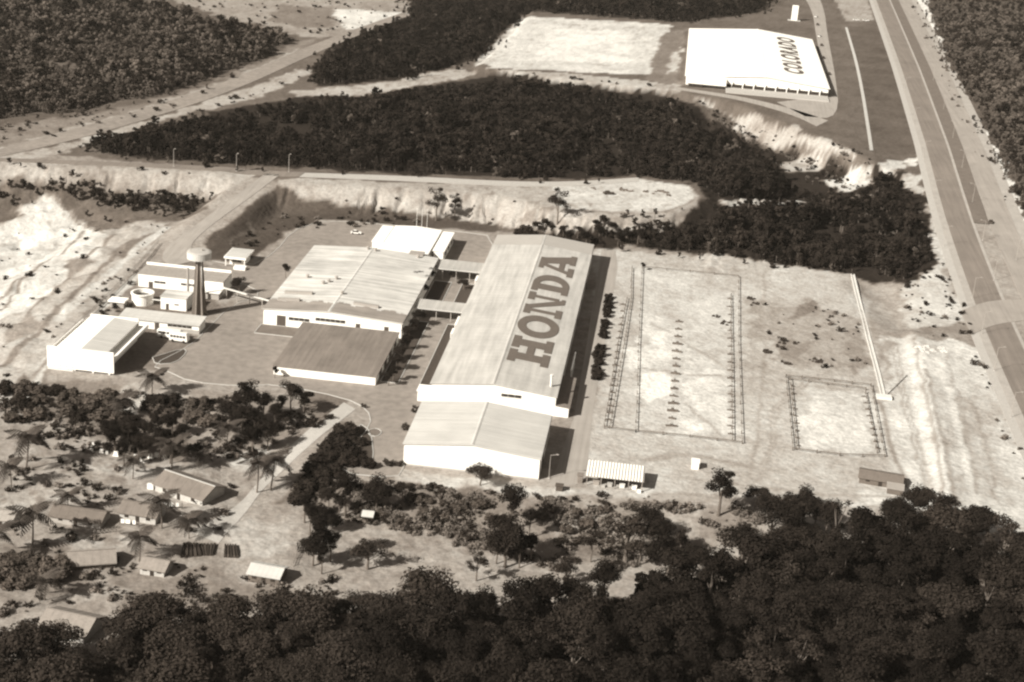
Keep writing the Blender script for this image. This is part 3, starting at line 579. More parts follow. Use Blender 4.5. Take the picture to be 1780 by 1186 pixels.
# long roof ventilators standing along the near bay, with soot on the sheets behind them
for (xa, xb, yy) in ((-62, -54.5, 103), (-61.5, -52, 110.5), (-36.5, -28, 104.5)):
    MB().hexa([(xa, yy-.7, roofz(xa)-.1), (xb, yy-.7, roofz(xb)-.1), (xb, yy+.7, roofz(xb)-.1), (xa, yy+.7, roofz(xa)-.1)], [(xa, yy-.7, roofz(xa)+.8), (xb, yy-.7, roofz(xb)+.8), (xb, yy+.7, roofz(xb)+.8), (xa, yy+.7, roofz(xa)+.8)]).build('roof_ventilator', 'metal_grey', mid)
for (xx, yy) in ((-44, 164), (-41, 163), (-58, 128), (-51, 122), (-49.5, 124), (-47.6, 127.5), (-42.2, 112), (-25, 163)):
    MB().cyl((xx, yy), .5, .5, roofz(xx)-.1, roofz(xx)+.9, 8).cyl((xx, yy), .75, .2, roofz(xx)+.9, roofz(xx)+1.25, 8).build('roof_vent', 'metal_grey', mid)

# dark-roofed store
gs = thing('storage_hall', 'dark grey flat-roofed store with a bright white front wall', 'building', (-50, 52.6, 0))
MB().box(-50, -18.4, 52.6, 52.9, 0, 2.75).build('front_wall', 'wall_white', gs); MB().box(-50, -49.7, 52.9, 89.9, 0, 2.75).build('side_wall', 'wall_white', gs)
MB().box(-18.7, -18.4, 52.9, 89.9, 0, 2.75).build('side_wall', 'wall_white', gs); MB().box(-50, -18.4, 89.9, 90.2, 0, 2.75).build('back_wall', 'wall_white', gs)
ribbed((-50.3, 52.4, 2.9), (-18.1, 52.4, 2.9), (-18.1, 90.5, 3.6), (-50.3, 90.5, 3.6), 20).build('roof', 'roof_dark', gs)
for yy in (58, 66, 74, 82): door(gs, yy, yy+4.5, -18.4, 0, 2.5, 'right')
for xx in (-47, -41): window(gs, xx, xx+3, 90.2, 1.2, 2.0) if 0 else None

# back canteen block: central twin roof and two side wings
bk = thing('canteen_block', 'white-roofed block with two narrow side wings behind the white hall', 'building', (-41, 170, 0))
MB().box(-41.0, -23.0, 170.2, 204, 0, 4.5).build('wall', 'wall_white', bk)
ribbed((-41.3, 170.1, 4.75), (-41.3, 204.3, 4.75), (-32.3, 204.3, 5.4), (-32.3, 170.1, 5.4), 8).build('roof_slope', 'roof_white', bk)
ribbed((-22.7, 204.3, 4.75), (-22.7, 170.1, 4.75), (-32.3, 170.1, 5.4), (-32.3, 204.3, 5.4), 8).build('roof_slope', 'roof_white', bk)
MB().box(-46, -42.0, 182, 203.5, 0, 4.2).build('wing_wall', 'wall_white', bk); MB().box(-46.3, -41.8, 181.7, 203.8, 4.2, 4.5).build('wing_roof', 'roof_white', bk)
MB().box(-21.8, -18, 178.5, 203.5, 0, 4.2).build('wing_wall', 'wall_white', bk); MB().box(-22.1, -17.6, 178.2, 203.8, 4.2, 4.5).build('wing_roof', 'roof_white', bk)
for yy in (183, 190, 197): window(bk, yy, yy+4, -18, 1.2, 2.8, 'right')
MB().box(-29, -23.6, 165.2, 170.1, 5.9, 6.2).build('link_roof', 'roof_mid', bk)
for k, xx in enumerate((-34.5, -32.4, -30.3)):
    fp = thing('flagpole', 'thin pale flagpole behind the canteen block, %s of three' % ('left', 'middle', 'right')[k], 'flagpole', (xx, 214, 0), group='flagpoles behind the canteen block')
    MB().cyl((xx, 214), .11, .07, .3, 9.5, 6).build('pole', 'metal_pale', fp); MB().box(xx-.4, xx+.4, 213.6, 214.4, 0, .3).build('base', 'concrete', fp)
    MB().cyl((xx, 214), .16, .05, 9.5, 9.75, 6).build('finial', 'metal_pale', fp)

# covered walks between the halls
def walkway(y0, y1, label):
    T = thing('covered_walk', label, 'canopy', (-18, y0, 0), group='covered walks between the two halls')
    mb = MB(); slab(mb, (-17.6, y0, 4.2), (-.4, y0, 4.2), (-.4, y1, 4.6), (-17.6, y1, 4.6), .15)
    for i in range(1, 22):
        x = -17.6+17.2*i/22; mb.bar((x, y0, 4.25), (x, y1, 4.65), .22, .12)
    mb.build('roof', 'roof_pale', T)
    MB().box(-17.6, -.4, y0-.25, y0-.02, 3.9, 4.28).build('fascia', 'kerb', T)
    for x in (-15, -10, -5, -1.2):
        for yy in (y0+.4, y1-.4): MB().box(x-.12, x+.12, yy-.12, yy+.12, .1, 4.05).build('post', 'metal_grey', T)
    return T
walkway(158.5, 168.5, 'upper covered walk with a plain pale roof between the halls'); walkway(114, 122.2, 'lower covered walk with corrugated roof between the halls')

# office hall on the left with the wide white front
of = thing('office_hall', 'white hall with a broad blank front fascia and two-tone roof', 'building', (-115.5, 38, 0))
MB().box(-115.6, -95.0, 38.0, 38.6, .6, 7.2).build('front_fascia', 'wall_white', of)
MB().box(-113.4, -98.2, 39.2, 67.6, -1.8, 5.9).build('wall', 'wall_white', of)
ribbed((-113.6, 38.6, 6.3), (-113.6, 68, 6.3), (-105.6, 68, 6.9), (-105.6, 38.6, 6.9), 10).build('roof_slope', 'roof_white', of)
ribbed((-97.6, 68, 6.3), (-97.6, 38.6, 6.3), (-105.6, 38.6, 6.9), (-105.6, 68, 6.9), 10).build('roof_slope', 'roof_front', of)
MB().box(-97.6, -94.9, 38.8, 68.2, 4.6, 4.9).box(-95.05, -94.7, 38.7, 68.4, 4.6, 5.6).build('side_canopy', 'wall_white', of)
MB().box(-115.5, -113.5, 38.7, 66.5, 4.9, 5.2).box(-115.6, -115.3, 38.7, 66.7, 4.9, 5.8).build('side_canopy', 'wall_white', of)
MB().box(-113.4, -97.9, 68.0, 68.5, 2, 7.1).build('back_fascia', 'wall_white', of)
for k in range(6): window(of, 41+k*4.5, 44.5+k*4.5, -98.2, 1.2, 3.6, 'right')
MB().box(-115.4, -107.5, 37.6, 39.0, -1.8, .4).build('lower_wall', 'wall_cream', of)
for x in (-107.2, -101.5, -96.5): MB().box(x-.25, x+.25, 38.1, 38.6, -2.2, .58).build('column', 'wall_white', of)
MB().box(-107, -96.0, 39.0, 39.15, -1.8, .4).build('dark_opening', 'opening', of)
for k in range(4): MB().box(-113.8+k*1.9, -113.0+k*1.9, 37.96, 37.998, 1.1, 1.35).build('vent_slot', 'metal_grey', of)
MB().box(-117, -94, 32.5, 37.5, -3.5, -1.8).build('terrace', 'concrete', of)

# long workshop with white wall, behind the tower
lw = thing('workshop', 'long low white workshop with raised back parapet behind the water tower', 'building', (-115.2, 117.2, 0))
MB().box(-115.2, -85, 117.2, 126.4, 0, 4.7).build('wall', 'wall_white', lw)
ribbed((-115.4, 117.0, 4.95), (-84.8, 117.0, 4.95), (-84.8, 126.3, 5.2), (-115.4, 126.3, 5.2), 14).build('roof', 'roof_mid', lw)
MB().box(-115.4, -84.8, 126.42, 126.9, 0, 6.0).build('back_parapet', 'wall_white', lw)
window(lw, -109.5, -105.5, 117.2, 2.0, 2.7); window(lw, -100, -94, 117.2, 2.2, 2.9); door(lw, -111.5, -110, 117.2, 0, 2.2)
MB().box(-91.5, -84.6, 111.5, 117.1, 2.3, 2.6).build('side_roof', 'wall_white', lw); MB().box(-91, -85, 112, 117.1, 0, 2.3).build('side_bay', 'wall_grey', lw)
# round reservoir
rs = thing('reservoir', 'round white open-topped water reservoir beside the boiler house', 'tank', (-108.2, 101.5, 0))
mb = MB(); n = 28; r0, r1 = 3.55, 3.2
ringp = lambda r, z: [(-108.2+r*math.cos(2*math.pi*i/n), 101.5+r*math.sin(2*math.pi*i/n), z) for i in range(n)]
o0, o1, i1, i0 = ringp(r0, 0), ringp(r0, 3.9), ringp(r1, 3.9), ringp(r1, 1.2); mb.v = o0+o1+i1+i0
for a in range(3):
    for i in range(n): j = (i+1) % n; mb.f.append((a*n+i, a*n+j, (a+1)*n+j, (a+1)*n+i))
mb.build('shell', 'wall_white', rs); MB().cyl((-108.2, 101.5), 3.25, 3.25, 1.0, 2.6, 28).build('water', 'glass', rs)
mb = MB(); o0, o1, i1, i0 = ringp(3.95, 3.55), ringp(3.95, 3.88), ringp(3.56, 3.88), ringp(3.56, 3.55); mb.v = o0+o1+i1+i0
for a in range(4):
    for i in range(n): j = (i+1) % n; mb.f.append((a*n+i, a*n+j, ((a+1) % 4)*n+j, ((a+1) % 4)*n+i))
mb.build('rim', 'wall_white', rs)
# boiler house with chimney
bh = thing('boiler_house', 'small white cube-shaped boiler house with a thin chimney', 'building', (-100.7, 97.8, 0))
MB().box(-100.7, -91.9, 97.8, 105, 0, 4.3).build('wall', 'wall_white', bh); MB().box(-100.9, -91.7, 97.6, 105.2, 4.3, 4.55).build('roof', 'roof_light', bh)
MB().cyl((-94.0, 106.3), .55, .32, 0, 12.5, 10).build('chimney', 'metal_grey', bh); door(bh, -98.9, -97.9, 97.8, 0, 2.1); window(bh, -96, -94.5, 97.8, 1.9, 2.3)
MB().bar((-104.6, 100, 2.2), (-100.7, 100, 2.2), .3).build('pipe', 'metal_pale', bh)
# low canteen row
el = thing('changing_rooms', 'low cream-roofed row with white wall in front of the water tower', 'building', (-108, 78.8, 0))
MB().box(-108, -81.6, 78.8, 85.6, 0, 2.9).build('wall', 'wall_white', el)
ribbed((-108.4, 78.3, 3.05), (-81.2, 78.3, 3.05), (-81.2, 86.1, 3.6), (-108.4, 86.1, 3.6), 12).build('roof', 'roof_front', el)
door(el, -96.3, -94.8, 78.8, 0, 2.4); MB().box(-94, -81.5, 78.6, 78.78, 0, 1.2).build('lower_wall', 'wall_grey', el); window(el, -92, -84, 78.8, 1.6, 2.4)
sh = thing('pump_shed', 'tiny flat white-roofed shed left of the reservoir', 'shed', (-117, 94.5, 0))
MB().box(-117, -112.3, 94.5, 97.6, 0, 2.0).build('wall', 'wall_grey', sh); MB().box(-117.6, -111.8, 93.9, 98.2, 2.0, 2.5).build('roof', 'roof_white', sh)
# gatehouse
gh = thing('gatehouse', 'small gatehouse with a white fascia beside the entrance road', 'building', (-93.5, 149.5, 0))
MB().box(-92.6, -87, 151, 158.5, 0, 2.9).build('wall', 'wall_white', gh); MB().box(-94, -85.8, 148.2, 159.4, 2.9, 3.6).build('fascia', 'wall_white', gh)
MB().box(-93.7, -86.1, 148.5, 159.1, 3.6, 3.68).build('roof', 'roof_front', gh)
for x in (-93.4, -86.4): MB().box(x-.15, x+.15, 148.6, 148.9, 0, 2.9).build('post', 'wall_white', gh)
window(gh, -91.5, -88.2, 151, 1.0, 2.2); MB().box(-89.5, -85.2, 145.2, 147.6, 0, 1.1).build('low_wall', 'wall_white', gh)
# water tower
wt = thing('water_tower', 'slender fluted water tower with a white drum-shaped tank', 'tower', (-87, 97.5, 0))
cx, cy = -87.0, 96.5
MB().cyl((cx, cy), 1.25, .85, 0, 19.4, 12).build('column', 'concrete_dark', wt)
for k in range(6):
    a = math.pi*2*k/6+.3; c, s = math.cos(a), math.sin(a); tx, ty = -s*.22, c*.22
    def P(r, z, sg): return (cx+c*r+tx*sg, cy+s*r+ty*sg, z)
    MB().hexa([P(.6, 0, -1), P(2.5, 0, -1), P(2.5, 0, 1), P(.6, 0, 1)], [P(.5, 19.4, -1), P(1.15, 19.4, -1), P(1.15, 19.4, 1), P(.5, 19.4, 1)]).build('fin', 'concrete_dark', wt)
MB().cyl((cx, cy), 2.9, 3.9, 19.4, 19.75, 32).cyl((cx, cy), 4.0, 4.0, 19.75, 22.0, 32).build('tank', 'tank_grey', wt)
MB().cyl((cx, cy), 4.0, 3.2, 22.003, 22.3, 32).cyl((cx, cy), 3.2, .4, 22.3, 22.5, 32).build('tank_roof', 'concrete', wt)
MB().cyl((cx+1, cy), .35, .35, 22.4, 23.0, 8).build('hatch', 'metal_grey', wt); MB().bar((cx+1.6, cy-1.3, .2), (cx+1.0, cy-.9, 19.3), .22).build('riser_pipe', 'metal_pale', wt)
# pipe bridge
pb = thing('pipe_bridge', 'thin pale pipe bridge from the workshop to the white-roofed hall', 'pipe bridge', (-84.8, 115, 0))
MB().bar((-84.6, 115.2, 3.6), (-64.8, 106.4, 3.6), .7, .3).build('deck', 'metal_pale', pb)
for t_ in (.08, .3, .55, .8, .97):
    x, y = -84.6+19.8*t_, 115.2-8.8*t_; MB().box(x-.12, x+.12, y-.12, y+.12, 0, 3.45).build('post', 'metal_grey', pb)

# far warehouse with COLORADO on the roof
CZ = 11.0
co, cw, cr = gable_y('far_warehouse', 'huge white warehouse with COLORADO lettered on its roof', 67.3, 147.5, 514, 682, 5.2, 8.6, 'wall_white', 'roof_white', z0=CZ, xr=112, ribs=10, over=.8, base=2)
MB().box(67.3, 90, 509.0, 513.95, CZ+1.8, CZ+5.4).build('office_annex', 'wall_white', co)
MB().box(90.5, 147.3, 513.2, 513.9, CZ, CZ+2.6).build('loading_opening', 'opening', co); MB().box(69, 77, 508.8, 508.98, CZ, CZ+1.78).build('annex_opening', 'opening', co)
MB().box(90, 147.5, 500, 513.1, CZ, CZ+.9).build('loading_dock', 'concrete', co)
for k in range(9): MB().box(93+k*6.2, 93.5+k*6.2, 512.6, 513.1, CZ+.9, CZ+4.6).build('column', 'wall_white', co)
for k in range(8): window(co, 530+k*18, 542+k*18, 147.5, CZ+1.5, CZ+3.2, 'right')
fc = bpy.data.curves.new('lettering', 'FONT'); fc.body = 'COLORADO'; fc.align_x = 'LEFT'; fc.size = 1.0; fc.offset = .042; fc.space_character = 1.28
fo = bpy.data.objects.new('lettering_source', fc); COL.objects.link(fo); bpy.context.view_layer.update()
dg = bpy.context.evaluated_depsgraph_get(); lm = bpy.data.meshes.new_from_object(fo.evaluated_get(dg)); COL.objects.unlink(fo); bpy.data.objects.remove(fo)
LV = np.array([v.co for v in lm.vertices]); l0, l1 = LV.min(0), LV.max(0)
mb = MB(); ua, ub, va, vb = 541.5, 667.0, 135.3, 123.4
def crz(x): return CZ+8.6-3.4*(x-112)/35.5
for v in LV:
    u = ua+(ub-ua)*(v[0]-l0[0])/(l1[0]-l0[0]); x = va+(vb-va)*(v[1]-l0[1])/(l1[1]-l0[1]); mb.v.append((x, u, crz(x)+.18))
mb.f = [tuple(p.vertices) for p in lm.polygons]
mb.build('roof_lettering', 'paint_dark', co)['label'] = 'dark capitals COLORADO on the white roof'
p = at(1380, 36)
py_ = thing('sign_pylon', 'tall white sign slab standing on the lawn beyond the far warehouse', 'sign', p)
MB().box(p.x-2.2, p.x+2.2, p.y-.6, p.y+.6, p.z+.4, p.z+11).build('panel', 'wall_white', py_); MB().box(p.x-4.5, p.x+4.5, p.y-2, p.y+2, p.z-.5, p.z+.4).build('base', 'kerb', py_)

# ---------------------------------------------------------------- plants: meshes
def leaf_cloud(centres, radii, n_each, size, rng, flat=.75, up=.35):
    """leaf-sized quads spread through clumps; faces look outward so each clump shades as a volume"""
    V = []; 
    for c, r, n in zip(centres, radii, n_each):
        d = rng.normal(size=(n, 3)); d /= np.linalg.norm(d, axis=1)[:, None]
        rad = r*(rng.random(n)**.45)[:, None]; p = np.array(c)+d*rad*np.array([1, 1, flat])
        nn = d+rng.normal(size=(n, 3))*.55+np.array([0, 0, up]); nn /= np.linalg.norm(nn, axis=1)[:, None]
        a = np.cross(nn, rng.normal(size=(n, 3))); a /= np.linalg.norm(a, axis=1)[:, None]; b = np.cross(nn, a)
        s = (size*(.6+.8*rng.random(n)))[:, None]; a = a*s; b = b*s*(.55+.4*rng.random(n))[:, None]
        V.append(np.stack([p-a*.9, p-b*.8+a*.1, p+a, p+b*.8-a*.1], 1))
    return np.concatenate(V).reshape(-1, 3)
def quads_mesh(name, V, m, extra=None):
    nv = len(V); F = np.arange(nv).reshape(-1, 4); v = [tuple(x) for x in V]; f = [tuple(x) for x in F]; me = bpy.data.meshes.new(name)
    mi = [0]*len(f)
    if extra is not None:
        n0 = len(v); v += extra.v; f += [tuple(i+n0 for i in q) for q in extra.f]; mi += [1]*len(extra.f)
    me.from_pydata(v, [], f); me.materials.append(MATS[m])
    if extra is not None: me.materials.append(MATS['bark'])
    me.polygons.foreach_set('material_index', mi); me.update(); return me
def limb_mesh(h, r, rng, clumps, rad=.28, lean=.0):
    mb = MB(); top = (lean*h, 0, h*.62)
    mid_ = (lean*h*.4+rng.normal()*.15, rng.normal()*.15, h*.32)
    mb.tube([(0, 0, -.6), (lean*h*.1, 0, h*.1), mid_, top], [rad*1.25, rad, rad*.8, rad*.5], 6)
    for c in clumps[:6]:
        c = np.array(c); s = np.array(mid_)*(.4)+np.array(top)*.6 if rng.random() < .6 else np.array(mid_)
        m2 = s*.45+c*.55+np.array([0, 0, -.3]); mb.tube([tuple(s), tuple(m2), tuple(c)], [rad*.42, rad*.28, rad*.12], 4)
    return mb
def tree_kind(seed, h, r, n, nl, size, sparse=False, tall=.0):
    rng = np.random.default_rng(seed); cs = []; rs_ = []; ns = []
    for i in range(n):
        a = rng.random()*2*math.pi; q = rng.random()**.5*r*.68; zz = h-r*.75*(.55+.45*tall)+(rng.random()-.45)*r*(.75+tall*1.3)-q*.22
        cs.append((q*math.cos(a), q*math.sin(a), max(zz, h*.28))); rs_.append(r*(.30+.20*rng.random())*(.72 if sparse else 1)); ns.append(int(nl*(.7+.6*rng.random())))
    cs.append((0, 0, h-r*.35)); rs_.append(r*.45); ns.append(nl)
    return leaf_cloud(cs, rs_, ns, size, rng), limb_mesh(h, r, rng, cs, .16+.012*h)
TREES = []          # (crown mesh, trunk mesh, height, radius)
for sd, h, r, n, nl, sz, sp, ta, lm_ in ((1, 11, 4.6, 13, 85, .50, False, 0, 'leaf'), (2, 13, 4.2, 14, 80, .48, False, .5, 'leaf_dark'), (3, 9.5, 5.0, 12, 90, .52, False, -.2, 'leaf_mid'),
                                          (4, 12, 5.4, 17, 78, .52, False, .1, 'leaf'), (5, 14, 3.9, 13, 75, .48, False, .8, 'leaf_dark'), (6, 11, 4.4, 12, 45, .46, True, .3, 'leaf_mid'), (7, 10, 3.6, 10, 85, .46, False, .2, 'leaf_dark'), (9, 15, 3.0, 5, 26, .44, True, .3, 'leaf_mid'), (10, 8, 4.6, 12, 75, .48, False, 0, 'leaf_pale')):
    V, tb = tree_kind(sd, h, r, n, int(nl*3.6), sz*.48, sp, ta); TREES.append((quads_mesh('crown', V, lm_), tb.mesh('trunk', 'bark' if sd % 3 else 'bark_pale'), h, r))
rngS = np.random.default_rng(77); cs_ = [((rngS.random()-.5)*2.6, (rngS.random()-.5)*2.6, .5+rngS.random()*1.5) for _ in range(16)]
V = leaf_cloud(cs_, [.85]*16, [95]*16, .26, rngS, .9); SHRUB = (quads_mesh('crown', V, 'leaf'), MB().tube([(0, 0, -.4), (.1, 0, .6), (.2, .1, 1.4)], [.16, .12, .06], 5).mesh('stem', 'bark'), 3.0, 2.0)
SHRUB2 = (quads_mesh('crown', V, 'leaf_scrub'), SHRUB[1], 3.0, 2.0)
FAR = []            # crown and trunk in one light mesh, for the distant woods
for sd, h, r, n, nl, lm_ in ((21, 7.5, 3.4, 11, 40, 'leaf'), (22, 9.5, 2.8, 11, 40, 'leaf_dark'), (23, 5.0, 3.6, 10, 46, 'leaf_mid'), (24, 6.5, 2.7, 9, 44, 'leaf'), (25, 9, 3.6, 14, 38, 'leaf_mid'), (26, 4.2, 3.0, 9, 44, 'leaf_dark'), (27, 7.0, 3.2, 11, 40, 'leaf_pale'), (28, 5.0, 3.4, 10, 44, 'leaf_pale')):
    V, tb = tree_kind(sd, h, r, n, nl, .52, False, .9); FAR.append(quads_mesh('wood_tree', V, lm_, tb))
BUSH = []
for sd, lm_ in ((31, 'leaf_mid'), (32, 'leaf'), (33, 'grass_blade')):
    rng = np.random.default_rng(sd); k = 6
    cs = [(rng.normal()*.4, rng.normal()*.4, .35+.3*rng.random()) for _ in range(k)]
    BUSH.append(quads_mesh('bush', leaf_cloud(cs, [.45]*k, [22]*k, .17, rng, .9), lm_))
def place_tree(k, loc, h, rz_=None, label=None, group=None, name='tree', rscale=1.0):
    cr, tr_, h0, r0 = TREES[k] if k >= 0 else (SHRUB if k == -1 else SHRUB2); s = h/h0
    if k < 0: name = 'shrub'
    T = bpy.data.objects.new(name, None); COL.objects.link(T); T.location = (loc[0], loc[1], loc[2]); T.rotation_euler = (0, 0, random.random()*6.28 if rz_ is None else rz_)
    T.scale = (s*rscale, s*rscale, s); T.empty_display_size = .1; tag(T, label, 'tree' if k >= 0 else 'shrub', group)
    for nm, me_ in (('crown', cr), ('trunk' if k >= 0 else 'stem', tr_)): sub(T, nm, me_)
    return T
def tree_at(cx, cy, h, k=None, label=None, group=None, rs=1.0):
    """tree whose crown is seen at this place"""
    k = random.randrange(7) if k is None else k
    p = at(cx, cy, h*.68); return place_tree(k, p, h, None, label, group, rscale=rs)

# ---- foreground forest: every tree an object
def poisson(poly, dmin, n_try, rng, dens=None):
    b0, b1 = poly.min(0), poly.max(0); out = []; cell = {}
    for _ in range(n_try):
        p = b0+(b1-b0)*rng.random(2); ci = (int(p[0]//dmin), int(p[1]//dmin))
        if any(np.hypot(*(p-q)) < dmin for i in (-1, 0, 1) for j in (-1, 0, 1) for q in cell.get((ci[0]+i, ci[1]+j), [])): continue
        cell.setdefault(ci, []).append(p); out.append(p)
    out = np.array(out); return out[inside(out, poly)]
rng = np.random.default_rng(11)
def scr(P3):
    d = np.asarray(P3)-CAM; z = d@_fw; return PW/2+FPX*(d@_r2)/z, PH/2-FPX*(d@_u2)/z
FGW = ATS([(x, y) for x, y in FG if y < 1400]+[(2150, 1320), (-300, 1320)])
pts = poisson(FGW, 6.1, 13000, rng); zz = hfun(pts)
far_rest = []; cnt = 0
edge = sdf(pts, FGW)
for p, z, e in zip(pts, zz, edge):
    sx, sy = scr((p[0], p[1], z+9))
    if not (-60 < sx < 1840) or sy > 1260: continue
    h = 8.5+6.5*rng.random()**1.3; k = int(rng.choice([0, 1, 3, 4, 6, 2, 5, 7], p=[.20, .20, .18, .15, .13, .06, .05, .03])); h = h*1.15 if k == 7 else h
    if sx < 640: h *= .62+.25*rng.random(); k = int(rng.choice([2, 2, 2, 5, 0, 6, 2]))
    if e < 5: h *= .7+.35*rng.random()
    left = sx < 560
    place_tree(k, (p[0], p[1], z), h, None, 'scrubby low tree in the thicket below the village' if left else 'dark broadleaf tree in the dense forest below the plant',
               'thicket below the village' if left else 'forest below the plant', rscale=1.1+.4*rng.random()); cnt += 1
print('foreground trees', cnt)

# ---- trees one can pick out
LIST = [
 # cx, cy, h, kind, rs
 (428, 690, 13, 4, 1.3, 'tall dark tree in front of the grey-roofed store, largest of its clump'), (458, 705, 9, 1, 1.2, 'dark tree leaning against the tallest tree of the clump below the yard'), (506, 682, 9, 0, 1.0, 'round dark tree at the yard edge, right of the tallest tree'),
 (760, 345, 14, 5, .9, 'tall thin tree with see-through crown before the pale scarp'), (792, 350, 10, 5, .9, 'lower sparse tree beside the tall thin one before the scarp'), (972, 348, 15, 5, .9, 'tall tree standing against the sandy turning loop'),
 (890, 875, 12, 1, 1.1, 'dark tree below the front hall, left of the open shed'), (882, 935, 12, 3, 1.2, 'broad dark tree downhill of the front hall at the forest edge'), (1255, 848, 12, 4, 1.45, 'dark tall tree by the white cabin below the building site'),
 (1092, 925, 13, 5, 1.5, 'wide sparse tree at the forest edge below the open shed'), (556, 925, 12, 6, 1.2, 'dark slim tree beside the sandy village clearing'), (640, 955, 8, 5, 1.7, 'low spreading tree with layered branches in the sandy clearing'),
 (602, 850, 11, 1, 1.1, 'dark tree at the bottom of the planted island'), (655, 852, 9, 0, 1.3, 'rounded dark tree below the yard hedge'), (415, 492, 6, 0, 1.1, 'round dark tree at the right end of the workshop'), (497, 468, 5, 6, 1.0, 'small round tree by the left wall of the white-roofed hall'),
 (484, 545, 5, 2, 1.0, 'small tree at the near left corner of the white-roofed hall'), (836, 822, 5.5, 2, 1.5, 'bushy tree against the white end wall of the front hall'), (478, 645, 3.4, 6, 1.1, 'small shrub-like tree at the left end of the grey-roofed store'), (728, 480, 6, 0, 1, 'tree in the court between the covered walks, by the white-roofed hall'), (785, 476, 3.6, 6, 1, 'small tree in the middle of the court between the covered walks'),
 (806, 492, 4, 2, 1.2, 'leafy tree by the hall wall between the covered walks'), (1320, 860, 4.5, 2, 1.9, 'flat-topped dark tree right of the tall tree by the white cabin'), (1118, 462, 3, 6, 1.1, 'single dark bush-like tree at the top corner of the building site'),
]
for cx_, cy_, h, k, rs2, lb in LIST: tree_at(cx_, cy_, h, k, lb, None, rs2)
ORD = 'first second third fourth fifth sixth seventh eighth ninth tenth eleventh twelfth thirteenth fourteenth fifteenth sixteenth seventeenth eighteenth nineteenth twentieth'.split()
def cluster(pts, hr, label, group, kinds=(0, 2, 3, 6), rs=1.2):
    for i, (x, y) in enumerate(sorted(pts)): tree_at(x, y, hr[0]+(hr[1]-hr[0])*random.random(), random.choice(kinds), '%s, %s from the left' % (label, ORD[i]), group, rs*(.85+.3*random.random()))
cluster([(150, 690), (118, 682), (182, 678), (172, 708), (140, 708), (200, 690), (216, 722), (95, 672), (128, 700), (190, 720)], (3.2, 5), 'scrub bush in the thicket under the office hall', 'thicket under the office hall', (-2, -2, -1), 1.5)
cluster([(250, 748), (300, 735), (200, 758), (240, 772), (282, 762), (318, 752), (222, 745), (270, 735), (190, 745), (260, 775), (296, 778), (215, 780)], (6, 8.5), 'dark tree in the grove above the row of white blocks', 'grove above the row of white blocks', (0, 1, 3, 6))
cluster([(275, 702), (292, 690), (262, 690), (282, 712), (345, 695), (360, 725), (335, 715)], (3.5, 5), 'scrub bush on the bare slope between office hall and yard', 'bushes on the bare slope', (-2, -2, -1), 1.2)
cluster([(442, 725), (478, 722), (466, 752), (490, 700), (410, 735), (400, 712), (440, 760), (420, 720), (528, 695), (455, 735)], (5.5, 8.5), 'dark tree in the clump around the tallest tree', 'clump below the yard', (0, 1, 6, 3))
cluster([(600, 738), (592, 752), (583, 764), (574, 776), (566, 790), (556, 804), (546, 818), (540, 832), (530, 845), (520, 858), (552, 838), (575, 815), (588, 790)], (3.4, 5), 'dark bush in the hedge beside the village track', 'hedge beside the village track', (-1,), 1.4)
cluster([(612, 775), (622, 760), (606, 795), (630, 795), (620, 785), (640, 800), (632, 765)], (2.2, 3.6), 'dark shrub planted on the triangular yard island', 'shrubs on the yard island', (-1,), 1.2)
cluster([(712, 575), (704, 592), (698, 610), (690, 628), (720, 562), (727, 550), (684, 645), (676, 655)], (4, 5.5), 'tree in the shaded row beside the grey-roofed store', 'row beside the grey-roofed store', (0, 1, 6), 1.4)
cluster([(737, 500), (742, 488), (748, 476), (754, 466)], (4, 5.5), 'tree in the row along the court side of the white-roofed hall', 'court row', (0, 6), 1.1)
cluster([(1059, 512), (1058, 520), (1057, 528), (1056, 536), (1056, 544), (1051, 556), (1051, 564), (1050, 572), (1049, 580), (1044, 600), (1041, 610), (1040, 618), (1040, 626), (1038, 636), (1037, 644), (1036, 652)], (2.2, 2.9), 'dark clipped bush along the side road', 'row along the side road', (-1,), 1.05)
cluster([(622, 850), (676, 858), (640, 868), (700, 852), (590, 872), (572, 860)], (5, 7.5), 'tree in the scrub belt below the yard', 'trees of the scrub belt', (0, 1, 6), 1.1)
cluster([(722, 862), (745, 866), (772, 872), (800, 876), (832, 872), (735, 885), (775, 895), (660, 890), (700, 905), (850, 895), (960, 880), (1000, 885), (1050, 880), (940, 890), (1020, 905), (985, 915)], (1.8, 3.2), 'grey bush in the scrub below the front hall', 'bushes of the scrub belt', (-2,), 1.2)
cluster([(922, 905), (925, 945), (865, 950), (905, 955), (1030, 940), (1132, 905), (1145, 930), (1115, 945), (985, 985), (830, 975), (1185, 940)], (7, 10), 'tree at the ragged forest edge below the scrub belt', 'ragged forest edge', (0, 1, 3, 5, 6), 1.1)
cluster([(20, 985), (45, 975), (10, 1000), (35, 1000), (70, 985), (95, 970), (85, 990), (15, 965), (100, 985), (60, 965)], (3, 4.5), 'scrub bush in the patch left of the lone shed', 'scrub left of the lone shed', (-2, -2, -1), 1.4)
cluster([(530, 880), (540, 900), (565, 900), (545, 950), (560, 965), (575, 945)], (5, 8), 'dark tree around the slim tree by the village clearing', 'trees by the village clearing', (1, 6, 0), 1.1)
cluster([(60, 672), (68, 690), (48, 700), (40, 668), (30, 690), (58, 712), (10, 668), (18, 720)], (2.6, 4), 'scrub bush on the slope left of the office hall', 'scrub left of the office hall', (-2, -2, -1), 1.4)
